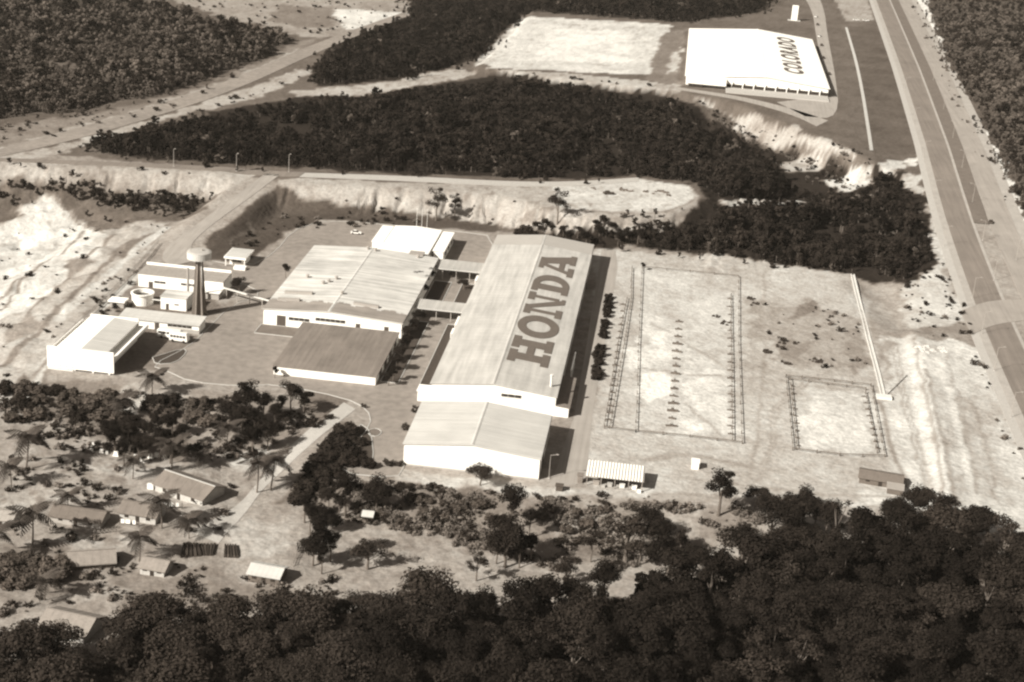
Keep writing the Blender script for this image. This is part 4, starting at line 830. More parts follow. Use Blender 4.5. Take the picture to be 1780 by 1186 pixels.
cluster([(932, 392), (948, 388), (960, 398), (915, 398), (980, 398), (1005, 400), (1035, 388), (1050, 384), (1065, 394), (1042, 402), (1090, 402), (1110, 408), (1128, 402), (1075, 412), (1150, 412), (1170, 402), (1020, 412), (990, 412), (1200, 405), (1225, 395)], (4, 6), 'dark tree on the bank behind the lettered hall', 'trees on the bank behind the main hall', (0, 1, 3, 6, -1), 1.2)
cluster([(1345, 895), (1400, 872), (1420, 885), (1440, 895), (1550, 890), (1590, 870), (1615, 872), (1640, 885), (1700, 905), (1720, 915), (1570, 900), (1380, 890)], (9, 12), 'dark tree in the forest front below the building site', 'front rank of the forest', (0, 3, 1), 1.1)

# ---- distant woods and scrub: uncountable, point clouds of instances
def scatter(name, label, P, scl, idx, protos, kind='stuff'):
    me_ = bpy.data.meshes.new(name); P = np.asarray(P, np.float32); me_.vertices.add(len(P)); me_.vertices.foreach_set('co', P.ravel())
    a = me_.attributes.new('scl', 'FLOAT', 'POINT'); a.data.foreach_set('value', np.asarray(scl, np.float32))
    a = me_.attributes.new('pick', 'INT', 'POINT'); a.data.foreach_set('value', np.asarray(idx, np.int32))
    a = me_.attributes.new('turn', 'FLOAT_VECTOR', 'POINT'); tv = np.zeros((len(P), 3), np.float32); tv[:, 2] = RNG.random(len(P))*6.28; a.data.foreach_set('vector', tv.ravel())
    key = 'protos_'+protos[0].name
    pc = bpy.data.collections.get(key)
    if pc is None:
        pc = bpy.data.collections.new(key)
        for i, pm in enumerate(protos): pc.objects.link(bpy.data.objects.new('%s_%02d' % (protos[0].name, i), pm))
    g = bpy.data.node_groups.new(name, 'GeometryNodeTree'); g.interface.new_socket('Geometry', in_out='INPUT', socket_type='NodeSocketGeometry'); g.interface.new_socket('Geometry', in_out='OUTPUT', socket_type='NodeSocketGeometry')
    N = g.nodes.new; gi = N('NodeGroupInput'); go = N('NodeGroupOutput'); ip = N('GeometryNodeInstanceOnPoints'); ci = N('GeometryNodeCollectionInfo')
    ci.inputs['Collection'].default_value = pc; ci.inputs['Separate Children'].default_value = True; ci.inputs['Reset Children'].default_value = True
    def attr(nm, dt):
        n_ = N('GeometryNodeInputNamedAttribute'); n_.data_type = dt; n_.inputs['Name'].default_value = nm; return [o for o in n_.outputs if o.enabled][0]
    ip.inputs['Pick Instance'].default_value = True; L = g.links.new
    L(gi.outputs[0], ip.inputs['Points']); L(ci.outputs[0], ip.inputs['Instance']); L(attr('pick', 'INT'), ip.inputs['Instance Index'])
    L(attr('scl', 'FLOAT'), ip.inputs['Scale']); L(attr('turn', 'FLOAT_VECTOR'), ip.inputs['Rotation']); L(ip.outputs[0], go.inputs[0])
    o = bpy.data.objects.new(name, me_); COL.objects.link(o); md = o.modifiers.new('instances', 'NODES'); md.node_group = g
    o['label'] = label; o['kind'] = kind; return o
EXCL = [ATS(a) for a in ([(1335, 272), (1440, 268), (1525, 285), (1532, 330), (1512, 354), (1430, 352), (1345, 318)], [(1245, 346), (1402, 351), (1405, 376), (1250, 370)], [(1510, 272), (1612, 270), (1612, 350), (1575, 352), (1545, 318)])]
def wood(name, label, poly_px, dmin, tries, smin, smax, margin=0, gap=.0, zpow=1.0, far=None, mixp=None):
    poly = ATS(poly_px)
    if far is not None: poly = np.vstack([poly, far])
    b0, b1 = poly.min(0), poly.max(0)
    n = int((b1-b0).prod()/(dmin*dmin)*1.0); side = np.arange(b0[0], b1[0], dmin); sy = np.arange(b0[1], b1[1], dmin)
    A, B = np.meshgrid(side, sy); P = np.stack([A.ravel(), B.ravel()], 1); P = P+(RNG.random(P.shape)-.5)*dmin*.95
    sd_ = sdf(P+np.stack([fbm(P[:, 0]/16, P[:, 1]/16+7, 3)-.5, fbm(P[:, 0]/16+30, P[:, 1]/16, 3)-.5], 1)*16, poly)
    keep_ = (sd_ > 0)|((sd_ > -9) & (RNG.random(len(P)) < .12)); P = P[keep_]; sd_ = sd_[keep_]
    for ex in EXCL:
        k_ = sdf(P+(RNG.random(P.shape)-.5)*5, ex) < 0; P = P[k_]; sd_ = sd_[k_]
    if gap:
        keep_ = (fbm(P[:, 0]/30+3, P[:, 1]/30+9, 3)*.6+fbm(P[:, 0]/7+13, P[:, 1]/7+2, 2)*.4) > gap+.12*RNG.random(len(P)); P = P[keep_]; sd_ = sd_[keep_]
    z = hfun(P); sx = np.array(scr(np.column_stack([P, z+5]))).T
    vis = (sx[:, 0] > -250) & (sx[:, 0] < 2030) & (sx[:, 1] > -130) & (sx[:, 1] < 1300); P = P[vis]; z = z[vis]; sd_ = sd_[vis]
    big = fbm(P[:, 0]/26+50, P[:, 1]/26+80, 3)
    s = (smin+(smax-smin)*RNG.random(len(P)))*(.45+1.05*big)*(.5+.5*smooth(-3, 12, sd_))*np.where(RNG.random(len(P)) < .05, 1.5, 1.0)
    print(name, len(P))
    return scatter(name, label, np.column_stack([P, z]), s, RNG.choice(len(FAR), len(P), p=mixp or [.18, .17, .17, .17, .15, .14, .01, .01]), FAR)
wood('woodland', 'dark woodland filling the hollow between plant and far warehouse', WOODS_MID_T, 2.3, 0, .36, .82, gap=.35, mixp=[.17, .17, .18, .17, .16, .13, .01, .01])
wood('woodland', 'woodland in the upper left corner above the road', WOODS_TL_T, 3.0, 0, .45, .95, gap=.30, mixp=[.02, .02, .10, .02, .10, .02, .36, .36])
wood('woodland', 'woodland along the top between clearing and sandy lot', WOODS_TM_T, 2.9, 0, .45, .9, gap=.27)
wood('woodland', 'woodland right of the highway', WOODS_R_T, 2.6, 0, .38, .8, gap=.31, mixp=[.02, .02, .10, .02, .10, .02, .36, .36])
_up = ATS([(x, y) for x, y in FG if y < 1400]+[(2150, 1320), (-300, 1320)]); _b0, _b1 = _up.min(0), _up.max(0)
A_, B_ = np.meshgrid(np.arange(_b0[0], _b1[0], 2.7), np.arange(_b0[1], _b1[1], 2.7)); P_ = np.stack([A_.ravel(), B_.ravel()], 1)+RNG.random((A_.size, 2))*2.4
P_ = P_[sdf(P_, _up) > 2]; Z_ = hfun(P_); S_ = np.array(scr(np.column_stack([P_, Z_+3]))).T; _v = (S_[:, 0] > -150) & (S_[:, 0] < 1930) & (S_[:, 1] < 1330); P_ = P_[_v]; Z_ = Z_[_v]
scatter('undergrowth', 'dark undergrowth filling the gaps of the forest below the plant', np.column_stack([P_, Z_-.3]), .42+.4*RNG.random(len(P_)), np.where(S_[_v][:, 0] < 600, RNG.choice([2, 4, 2, 4, 7], len(P_)), RNG.choice([1, 5, 0, 3], len(P_))), FAR)
wood('woodland', 'scrubby wood under the pale bank at the left edge', [(-200, 318), (0, 316), (150, 326), (368, 344), (345, 366), (235, 372), (150, 352), (100, 340), (0, 335), (-200, 345)], 3.0, 0, .4, .85, gap=.27, mixp=[.1, .08, .25, .1, .25, .08, .07, .07])
def scrub(name, label, polys, smin, smax, picks=(0, 1, 2)):
    Ps = []
    for poly_px, d in polys:
        poly = ATS(poly_px); b0, b1 = poly.min(0), poly.max(0); n = int((b1-b0).prod()*d); P = b0+(b1-b0)*RNG.random((n, 2)); P = P[inside(P, poly)]
        cl = fbm(P[:, 0]/6+11, P[:, 1]/6+4, 3); Ps.append(P[cl > .40+.2*RNG.random(len(P))])
    P = np.vstack(Ps); z = hfun(P); s = smin+(smax-smin)*RNG.random(len(P))**2; print(name, len(P))
    return scatter(name, label, np.column_stack([P, z-.05]), s, RNG.choice(picks, len(P)), BUSH)
scrub('scrub', 'low scrub and weeds on the open ground around the plant and village', [
 ([(0, 690), (80, 665), (330, 690), (560, 700), (600, 720), (480, 790), (400, 800), (330, 790), (200, 790), (0, 790)], .55), 
 ([(0, 950), (330, 985), (520, 1020), (640, 1000), (600, 1080), (200, 1090), (0, 1140)], .22), ([(0, 400), (200, 385), (300, 395), (240, 470), (80, 610), (0, 690)], .015), ([(1560, 500), (1640, 455), (1700, 580), (1600, 590)], .09), ([(1690, 590), (1780, 790), (1780, 840), (1700, 660)], .12),
 ([(1300, 520), (1500, 545), (1510, 640), (1340, 640)], .03), ([(200, 470), (240, 465), (235, 545), (190, 545), (110, 600)], .12), ([(1020, 850), (1350, 865), (1340, 890), (1000, 872)], .06), ([(0, 800), (130, 800), (230, 870), (100, 950), (0, 940)], .1), ([(100, 800), (420, 830), (400, 930), (120, 940)], .05)], .5, 2.0)
scrub('scrub', 'grey tangled scrub in the belt below the front hall', [([(560, 838), (980, 868), (1340, 888), (1280, 960), (1000, 1000), (800, 950), (640, 910), (520, 900)], 1.5)], .5, 1.9, (2, 2, 2, 2, 0))
scrub('scrub', 'scrub tufts on the eroded banks and clearings beyond the plant', [
 ([(1200, 165), (1500, 270), (1610, 340), (1600, 460), (1440, 340), (1290, 240)], .11), ([(490, 325), (900, 350), (900, 395), (500, 345)], .012), ([(0, 285), (440, 305), (400, 330), (0, 308)], .018), ([(820, 115), (860, 120), (1180, 155), (870, 140)], .03),
 ([(190, -30), (690, -30), (700, 30), (560, 66), (380, 28)], .012), ([(0, 222), (300, 170), (530, 70), (300, 190), (0, 262)], .03), ([(70, 275), (300, 205), (540, 128), (400, 185), (140, 262)], .05), ([(500, 350), (870, 395), (690, 390), (500, 402), (380, 452), (360, 440)], .05), ([(1580, 0), (1620, 60), (1780, 400), (1700, 290)], .02)], .6, 2.2)

# ---- palms
def frond_mesh():
    mb = MB(); L = 3.6; n = 9; pts = []
    for i in range(n+1):
        t = i/n; pts.append((L*t*(1-.18*t), 0, .95*t-2.15*t*t))
    mb.tube(pts, [.05]*(n)+[.015], 3)
    for i in range(1, n+1):
        x, y, z = pts[i]; l = .95*math.sin(math.pi*min(1, .15+.8*i/n))+.12
        for sg in (-1, 1):
            for o_ in (-.14, .14):
                mb.quad((x+o_-.09, 0, z), (x+o_+.09, 0, z+.01), (x+o_+.38, sg*l, z-.38*l-.1), (x+o_+.28, sg*l*.96, z-.40*l-.1))
    return mb.mesh('frond', 'palm_leaf')
FROND = frond_mesh()
PT = [MB().tube([(0, 0, -.4), (.05, 0, .3), (.25+l*.3, .1, 3.2), (.35+l, .1, 7.6)], [.34, .22, .17, .15], 7).mesh('trunk', 'bark_pale') for l in (0, .5, -.6)]
def palm(cx_, cy_, h, label, var=0, n=15):
    s = h/7.6; p = at(cx_, cy_, h); p = Vector((p.x-.4*s, p.y, p.z))
    T = thing('palm_tree', label, 'palm tree', p, random.random()*.6, 'palms of the village', True); T.scale = (s, s, s)
    sub(T, 'trunk', PT[var]); tx = .35+(0, .5, -.6)[var]
    for i in range(n):
        f = sub(T, 'frond', FROND); f.location = (tx, .1, 7.6); f.rotation_euler = (0, R(-42+80*((i*7) % n)/n-8), 2*math.pi*i/n*2.4+random.random()*.3); q = (.85+.3*random.random())*1.5*(7.6/h)**.5; f.scale = (q, q*1.1, q)
for a in ((46, 760, 9.5, 'tall palm left of the row of white blocks', 1), (57, 893, 9, 'dark palm in front of the long low house at the left edge', 0), (244, 935, 6.5, 'palm with drooping fronds in front of the small white-fronted house', 0), (283, 872, 7.5, 'palm between the white-fronted house and the gabled house', 2),
          (450, 806, 8.5, 'leafy palm at the bend of the village track, the left of the pair', 0), (474, 802, 8.5, 'palm at the bend of the village track, the right of the pair', 1), (300, 772, 8, 'palm in the grove above the gabled house', 0), (352, 792, 3.2, 'stubby palm above the gabled house', 0), (214, 697, 6, 'palm on the slope below the office hall corner', 2), (265, 655, 6.5, 'palm beside the tongue-shaped lawn', 0), (-6, 925, 7, 'palm cut by the left edge beside the village', 0), (20, 812, 6, 'low palm at the left edge above the village', 2), (395, 742, 6, 'slim palm in the clump left of the village track', 1), (118, 862, 5, 'short palm behind the long low house', 0), (330, 905, 5, 'short palm below the gabled house', 2), (78, 1010, 5, 'short palm in the scrub below the lone shed', 1), (232, 800, 5.5, 'short palm beside the row of white blocks', 0)):
    palm(a[0], a[1], a[2], a[3], a[4])

# ---------------------------------------------------------------- village houses
def house(name, label, c, wd, dp, he, hr, rot, wm='wall_cream', rm='roof_tile', over=.5, ridge='x', cat='house', openfront=False, ribs=0, ridgecap=None):
    """gable house in its own axes: wd along local x, dp along local y; ridge along x"""
    T = thing(name, label, cat, c, R(rot), origin=True); a, b_ = wd/2, dp/2
    if not openfront:
        MB().box(-a, a, -b_, -b_+.2, -.8, he).build('front_wall', wm, T, (0, 0, 0)); MB().box(-a, a, b_-.2, b_, -.8, he).build('back_wall', wm, T, (0, 0, 0))
        for s in (-1, 1):
            x = s*a; x2 = s*(a-.2); MB().hexa([(x2, -b_+.2, -.8), (x, -b_+.2, -.8), (x, b_-.2, -.8), (x2, b_-.2, -.8)], [(x2, -b_+.2, he), (x, -b_+.2, he), (x, b_-.2, he), (x2, b_-.2, he)]).hexa([(x2, -b_+.2, he), (x, -b_+.2, he), (x, 0, hr-.2), (x2, 0, hr-.2)], [(x2, b_-.2, he), (x, b_-.2, he), (x, .02, hr-.2), (x2, .02, hr-.2)]).build('gable_wall', wm, T, (0, 0, 0))
        d = MB().box(-.5, .5, -b_-.06, -b_+.02, -.2, min(2.0, he-.2)).build('door', 'opening', T, (0, 0, 0))
        for xx in (-a*.6, a*.6): MB().box(xx-.55, xx+.55, -b_-.06, -b_+.02, .9, min(1.9, he-.25)).build('window', 'opening', T, (0, 0, 0))
    else:
        for xx in np.linspace(-a+.2, a-.2, 5):
            for yy in (-b_+.2, b_-.2): MB().box(xx-.1, xx+.1, yy-.1, yy+.1, -.8, he).build('post', 'timber_pale', T, (0, 0, 0))
    o = over; k = (hr-he)/b_*o
    for s in (-1, 1):
        A = (-a-o, s*(b_+o), he-k); B = (a+o, s*(b_+o), he-k); C = (a+o, 0, hr); D = (-a-o, 0, hr)
        mb = ribbed(A, B, C, D, ribs or 6, .05) if s < 0 else ribbed(B, A, D, C, ribs or 6, .05)
        mb.build('roof_slope', rm, T, (0, 0, 0))
    MB().bar((-a-o, 0, hr+.05), (a+o, 0, hr+.05), .35, .14).build('ridge', ridgecap or rm, T, (0, 0, 0))
    return T
def rot_of(p, q):
    a = at(*p); b_ = at(*q); return math.degrees(math.atan2(b_.y-a.y, b_.x-a.x))
rt_ = -4
house('village_house', 'long grey gabled house with a pale ridge beside the track', at(330, 858), 15.5, 9.0, 2.7, 4.5, -22, 'wall_village', 'roof_dark', .6, ridgecap='kerb')
house('village_house', 'small grey-roofed house with a white verandah front', at(248, 898), 9.5, 6.5, 2.4, 3.8, -4, 'wall_village', 'roof_dark', .5)
house('village_house', 'long low house with a faded roof behind the dark palm', at(140, 905), 13, 6, 2.2, 3.5, -3, 'wall_grey', 'roof_tile', .5)
house('village_house', 'pale low house cut by the left edge', at(8, 908), 6, 5, 2.2, 3.3, 0, 'wall_village', 'roof_mid', .4)
house('lone_shed', 'lone shed with a worn thatched slope on open sand', at(160, 978), 10.0, 6.0, 1.7, 3.3, 22, 'timber', 'roof_thatch', .6, cat='shed')
house('village_hut', 'hut with a striped light tin roof beside the field plots', at(465, 1005), 7.6, 5.6, 2.3, 3.3, -5, 'timber', 'roof_front', .4, cat='hut', ribs=7)
house('village_house', 'broad house with a pale lean-to among the lowest trees', at(125, 1095), 11, 9, 2.2, 4.2, -8, 'wall_village', 'roof_thatch', .5)
house('village_hut', 'tiny white-roofed hut at the edge of the scrub belt', at(640, 905), 2.6, 2.8, 2.1, 2.7, 0, 'timber', 'roof_front', .25, cat='hut')
house('village_hut', 'small hut with white door panels behind the drooping palm', at(272, 992), 6, 5, 2.0, 3.1, -6, 'wall_village', 'roof_thatch', .5, cat='hut')
# row of whitewashed blocks
for i, (x, y, s) in enumerate(sorted(((177, 787, .9), (186, 789, .7), (202, 792, 1.2), (237, 799, 1.3), (247, 803, 1.0), (262, 796, 1.1), (273, 794, 1.1), (285, 797, 1.0), (159, 786, 1.0), (163, 775, .9)))):
    p = at(x, y)
    mb = MB(); a = .55*s; mb.hexa([(p.x-a, p.y-a*.7, p.z-.2), (p.x+a, p.y-a*.7, p.z-.2), (p.x+a, p.y+a*.7, p.z-.2), (p.x-a, p.y+a*.7, p.z-.2)], [(p.x-a*.8, p.y-a*.5, p.z+1.15*s), (p.x+a*.7, p.y-a*.5, p.z+1.0*s), (p.x+a*.7, p.y+a*.5, p.z+1.0*s), (p.x-a*.8, p.y+a*.5, p.z+1.1*s)])
    mb.box(p.x-a*1.3, p.x+a*1.3, p.y-a, p.y+a, p.z-.3, p.z+.12)
    tag(mb.build('white_block', 'laundry', None), 'small whitewashed block in the row below the grove, %s from the left' % ORD[i], 'block', 'row of whitewashed blocks below the grove')
for i, (x, y, lb) in enumerate(((262, 845, 'white sheet-covered crate left of the gabled house'), (287, 849, 'upright white board by the corner of the gabled house'))):
    p = at(x, y+5); tag(MB().box(p.x-.8+.4*i, p.x+.8-.4*i, p.y-.4, p.y+.4, p.z-.2, p.z+1.3+.6*i).box(p.x-.9, p.x+.9, p.y-.5, p.y+.5, p.z+1.3+.6*i, p.z+1.42+.6*i).build('white_crate' if not i else 'white_board', 'laundry'), lb, 'crate' if not i else 'board')
# garden plots
for pl, lb in (([(318, 945), (345, 946), (352, 968), (312, 972)], 'dark planted plot beside the drooping palm'), ([(346, 946), (377, 945), (370, 968), (354, 968)], 'striped planted plot, middle of the three'), ([(390, 947), (411, 947), (416, 972), (388, 970)], 'separate planted plot nearest the striped-roof hut')):
    P = ATS(pl); z = hfun(P).max(); T = thing('garden_plot', lb, 'garden plot', (P[:, 0].mean(), P[:, 1].mean(), z), group='garden plots of the village')
    A, B, C, D_ = [Vector((q[0], q[1], z)) for q in P]
    for k in range(5):
        t0, t1 = (k+.08)/5, (k+.86)/5
        b_ = [A.lerp(B, t0), A.lerp(B, t1), D_.lerp(C, t1), D_.lerp(C, t0)]; cc = sum(b_, Vector())/4
        MB().hexa([q-Vector((0, 0, .5)) for q in b_], [cc+(q-cc)*.8+Vector((0, 0, .55)) for q in b_]).build('planted_row', 'crop' if k % 2 else 'hedge_leaf', T)

# ---------------------------------------------------------------- sheds by the building site
T = thing('open_shed', 'open-sided shed with a striped white tin roof below the building site', 'shed', (50, 0, 0))
mb = MB(); slab(mb, (49.6, -.2, 3.0), (65.2, -.2, 3.0), (65.2, 8.4, 3.7), (49.6, 8.4, 3.7), .1); mb.build('roof', 'roof_mid', T)
for i in range(19):
    x = 49.7+15.4*i/19; MB().hexa([(x, -.25, 3.01), (x+.5, -.25, 3.01), (x+.5, 8.4, 3.71), (x, 8.4, 3.71)], [(x, -.25, 3.14), (x+.5, -.25, 3.14), (x+.5, 8.4, 3.84), (x, 8.4, 3.84)]).build('roof_sheet', 'roof_white', T)
for x in (50, 53.8, 57.5, 61.2, 64.8):
    MB().box(x-.1, x+.1, .0, .2, -1.5, 2.9).build('post', 'timber_pale', T); MB().box(x-.1, x+.1, 8.0, 8.2, -1.5, 3.5).build('post', 'timber_pale', T)
MB().box(49.8, 65, 8.21, 8.35, -.2, 3.4).build('back_wall', 'timber', T)
for i, (x, y, m_, s) in enumerate(sorted(((52.5, 1.6, 'timber_pale', 1.2), (56.2, 1.2, 'concrete', .9), (59.5, 1.5, 'metal_pale', 1.0), (62.8, 1.3, 'laundry', .9), (54.5, .2, 'concrete', .7), (64.2, -.5, 'laundry', .7)))):
    z = float(hfun([(x, y)])[0]); tag(MB().box(x-s*.7, x+s*.7, y-.5*s, y+.5*s, z-.1, z+s).box(x-s*.8, x+s*.8, y-.6*s, y+.6*s, z+s, z+s*1.1).build('supply_crate', m_), 'crate of supplies under the striped tin roof, %s from the left' % ORD[i], 'crate', 'supplies under the open shed')
def px_box(name, label, cat, px, py, wd, dp, h, m_, rm=None, rot=0):
    p = at(px, py); T = thing(name, label, cat, p, R(rot), origin=True)
    MB().box(-wd/2, wd/2, -dp/2, dp/2, -.6, h).build('wall', m_, T, (0, 0, 0)); MB().box(-wd/2-.2, wd/2+.2, -dp/2-.2, dp/2+.2, h, h+.18).build('roof', rm or m_, T, (0, 0, 0))
    MB().box(-.35, .35, dp/2-.02, dp/2+.05, 0, min(1.9, h*.85)).build('door', 'metal_grey', T, (0, 0, 0)); return T
px_box('site_cabin', 'small bright white cabin left of the tall dark tree', 'cabin', 1208, 813, 2.0, 2.6, 2.0, 'wall_white')
px_box('site_hut', 'dark box hut at the end of the pale side road', 'hut', 972, 852, 1.8, 1.6, 1.4, 'metal_dark'); px_box('site_hut', 'grey upright hut beside the striped tin roof', 'hut', 1008, 838, 1.4, 1.6, 2.2, 'concrete_dark')
T = house('timber_store', 'dark timber store with broken twin roof at the building site corner', at(1530, 838), 11.5, 6.2, 2.0, 2.9, -8, 'timber', 'roof_tile', .4, cat='shed')
MB().box(2.0, 6.2, -7.0, -3.4, -.5, 1.7).build('annex', 'timber', T, (0, 0, 0)); slab(MB(), (1.7, -7.3, 1.8), (6.5, -7.3, 1.8), (6.5, -3.3, 2.05), (1.7, -3.3, 2.05), .12).build('annex_roof', 'roof_mid', T, (0, 0, 0))

# ---------------------------------------------------------------- building site: profile boards, column stubs, fences
def rail_fence(name, label, cat, px_pts, h, spacing, m_='timber', rails=(.5, 1.0), wd=.14, group=None, post_h=None, rw=.24):
    P = ATS(px_pts); T = thing(name, label, cat, at(*px_pts[0]), group=group); k = 0
    for a, b_ in zip(P[:-1], P[1:]):
        L = np.hypot(*(b_-a)); n = max(1, int(L/spacing))
        for i in range(n+1):
            q = a+(b_-a)*i/n; z = float(hfun([q])[0])
            q = q+np.random.default_rng(int(abs(q[0]*31+q[1]*17)) % 9999).normal(size=2)*.12; jh = random.uniform(-.18, .22)*h
            if i < n or (b_ == P[-1]).all(): MB().box(q[0]-wd/2, q[0]+wd/2, q[1]-wd/2, q[1]+wd/2, z-.3, z+(post_h or h)+jh).build('post', m_, T)
        za = float(hfun([a])[0]); zb = float(hfun([b_])[0])
        for r_ in rails: MB().bar((a[0], a[1], za+h*r_-.06), (b_[0], b_[1], zb+h*r_-.06), .07, rw).build('rail', m_, T)
    return T
rail_fence('profile_boards', 'timber profile boards around the large foundation field', 'fence', [(1050, 745), (1105, 752), (1200, 761), (1290, 772), (1284, 600), (1284, 482), (1200, 474), (1116, 466), (1110, 600), (1105, 752)], 1.0, 7, rails=(.8,), wd=.26)
rail_fence('profile_boards', 'inner left line of profile boards along the foundation field', 'fence', [(1060, 745), (1085, 600), (1097, 520), (1098, 467)], 1.0, 4.0, rails=(.8,), wd=.26)
rail_fence('profile_boards', 'outer left line of profile boards along the foundation field', 'fence', [(1050, 742), (1078, 580), (1090, 520)], 1.0, 4.0, rails=(.8,), wd=.26)
rail_fence('profile_boards', 'inner right line of profile boards along the foundation field', 'fence', [(1273, 766), (1272, 640), (1270, 515)], 1.1, 4.0, rails=(.8,), wd=.26)
rail_fence('profile_boards', 'timber profile boards around the small square excavation', 'fence', [(1366, 656), (1450, 664), (1514, 672), (1538, 795), (1460, 793), (1378, 783), (1366, 656)], 1.0, 5, rails=(.8,), wd=.26)
rail_fence('profile_boards', 'inner left boards of the small square excavation', 'fence', [(1374, 661), (1385, 782)], 1.0, 4, rails=(.8,), wd=.26); rail_fence('profile_boards', 'inner right boards of the small square excavation', 'fence', [(1504, 684), (1525, 788)], 1.0, 4, rails=(.8,), wd=.26); rail_fence('profile_boards', 'inner top boards of the small square excavation', 'fence', [(1372, 661), (1505, 678)], 1.0, 6, rails=(.8,), wd=.26)
stub_me = MB().box(-1.5, 1.5, -.45, .45, -.3, .45).box(-.4, .4, -.4, .4, .45, .8).mesh('column_stub', 'timber')
rebar_me = MB().box(-.28, -.2, -.28, -.2, .8, 1.3).box(.2, .28, -.28, -.2, .8, 1.3).box(.2, .28, .2, .28, .8, 1.3).box(-.28, -.2, .2, .28, .8, 1.3).mesh('rebar', 'metal_dark')
def stubs(a, b_, n, label, group, s=1.0):
    for i in range(n):
        t_ = i/(n-1); p = at(a[0]+(b_[0]-a[0])*t_, a[1]+(b_[1]-a[1])*t_); T = thing('column_stub', '%s, %s from the top' % (label, ORD[i]), 'column stub', p, 0, group, True); T.scale = (s*random.uniform(.7, 1.25), s*random.uniform(.8, 1.2), s*random.uniform(.7, 1.3)); T.rotation_euler[2] = random.uniform(-.18, .18)
        sub(T, 'footing', stub_me); sub(T, 'rebar', rebar_me)
stubs((1180, 560), (1167, 741), 15, 'column stub in the middle row of the large field', 'middle row of column stubs', .95)
stubs((1268, 520), (1270, 755), 18, 'column stub in the right row of the large field', 'right row of column stubs', .6); stubs((1083, 530), (1058, 730), 18, 'column stub in the left row of the large field', 'left row of column stubs', .6)
stubs((1378, 672), (1388, 775), 9, 'peg footing left in the small excavation', 'left pegs of the small excavation', .5); stubs((1502, 690), (1526, 780), 9, 'peg footing right in the small excavation', 'right pegs of the small excavation', .55)
# drain channel
P = ATS([(1482, 478), (1492, 520), (1510, 590), (1526, 650), (1536, 692)]); mb = MB()
T = thing('drain_channel', 'straight white concrete drain down the edge of the building site', 'drain', at(1536, 692))
for s in (-1, 1):
    mb = MB()
    for a, b_ in zip(P[:-1], P[1:]): mb.bar((a[0]+s*.6, a[1], float(hfun([a])[0])+.05), (b_[0]+s*.6, b_[1], float(hfun([b_])[0])+.05), .35, .6)
    mb.build('side_wall', 'wall_cream', T)
mb = MB()
for a, b_ in zip(P[:-1], P[1:]): mb.bar((a[0], a[1], float(hfun([a])[0])-.02), (b_[0], b_[1], float(hfun([b_])[0])-.02), .84, .14)
mb.build('floor_slab', 'kerb', T); q = at(1536, 692); MB().box(q.x-2.4, q.x+2.4, q.y-1.6, q.y+1.2, q.z-.5, q.z+.9).build('end_box', 'wall_cream', T)
rail_fence('pipe_run', 'dark pipe laid slantwise from the drain end up the bank', 'pipe', [(1541, 688), (1576, 654)], .3, 5, 'metal_dark', rails=(1.0,), wd=.2)
# rubble and machines on open ground
def heap(px, py, s, label, group, m_='stone', name='rubble_heap'):
    p = at(px, py); rng = np.random.default_rng(int(px*7+py)); mb = MB()
    for i in range(7):
        x, y = rng.normal(size=2)*s*.6; a = s*(.25+.3*rng.random()); hh = a*(.6+.5*rng.random())
        mb.hexa([(p.x+x-a, p.y+y-a*.8, p.z-.2), (p.x+x+a, p.y+y-a, p.z-.2), (p.x+x+a*.9, p.y+y+a, p.z-.2), (p.x+x-a, p.y+y+a*.9, p.z-.2)], [(p.x+x-a*.4, p.y+y-a*.4, p.z+hh), (p.x+x+a*.5, p.y+y-a*.3, p.z+hh*.85), (p.x+x+a*.4, p.y+y+a*.5, p.z+hh), (p.x+x-a*.5, p.y+y+a*.4, p.z+hh*.9)])
    o = mb.build(name, m_); tag(o, label, 'heap', group)
for i, (x, y) in enumerate(((1600, 606), (1607, 612), (1612, 603), (1622, 610), (1634, 604), (1640, 612))): heap(x, y, 1.3, 'pale rubble heap on the sand strip beside the highway, %s from the left' % ORD[i], 'rubble beside the highway')
for i, (x, y, s) in enumerate(sorted(((1335, 612, 1.6), (1352, 603, 1.3), (1362, 596, 1.2), (1382, 596, 1.3), (1305, 520, 1.6), (1312, 529, 1.5), (1245, 550, 1.4), (1262, 563, 1.3), (1365, 632, 1.6), (1443, 550, 1.2), (1420, 628, 1.8)))): heap(x, y, s, 'dark heap of brush on the building site, %s from the left' % ORD[i], 'brush heaps on the site', 'hedge_leaf', 'brush_heap')
for i, (x, y, s) in enumerate(sorted(((1083, 331, 1.8), (1092, 333, 1.4), (1127, 334, 1.6), (1148, 333, 1.8), (1157, 336, 1.8), (1162, 340, 1.4), (1030, 328, 1.2)))): heap(x, y, s, 'dark spoil heap on the sandy turning loop, %s from the left' % ORD[i], 'spoil heaps on the turning loop', 'timber', 'spoil_heap')

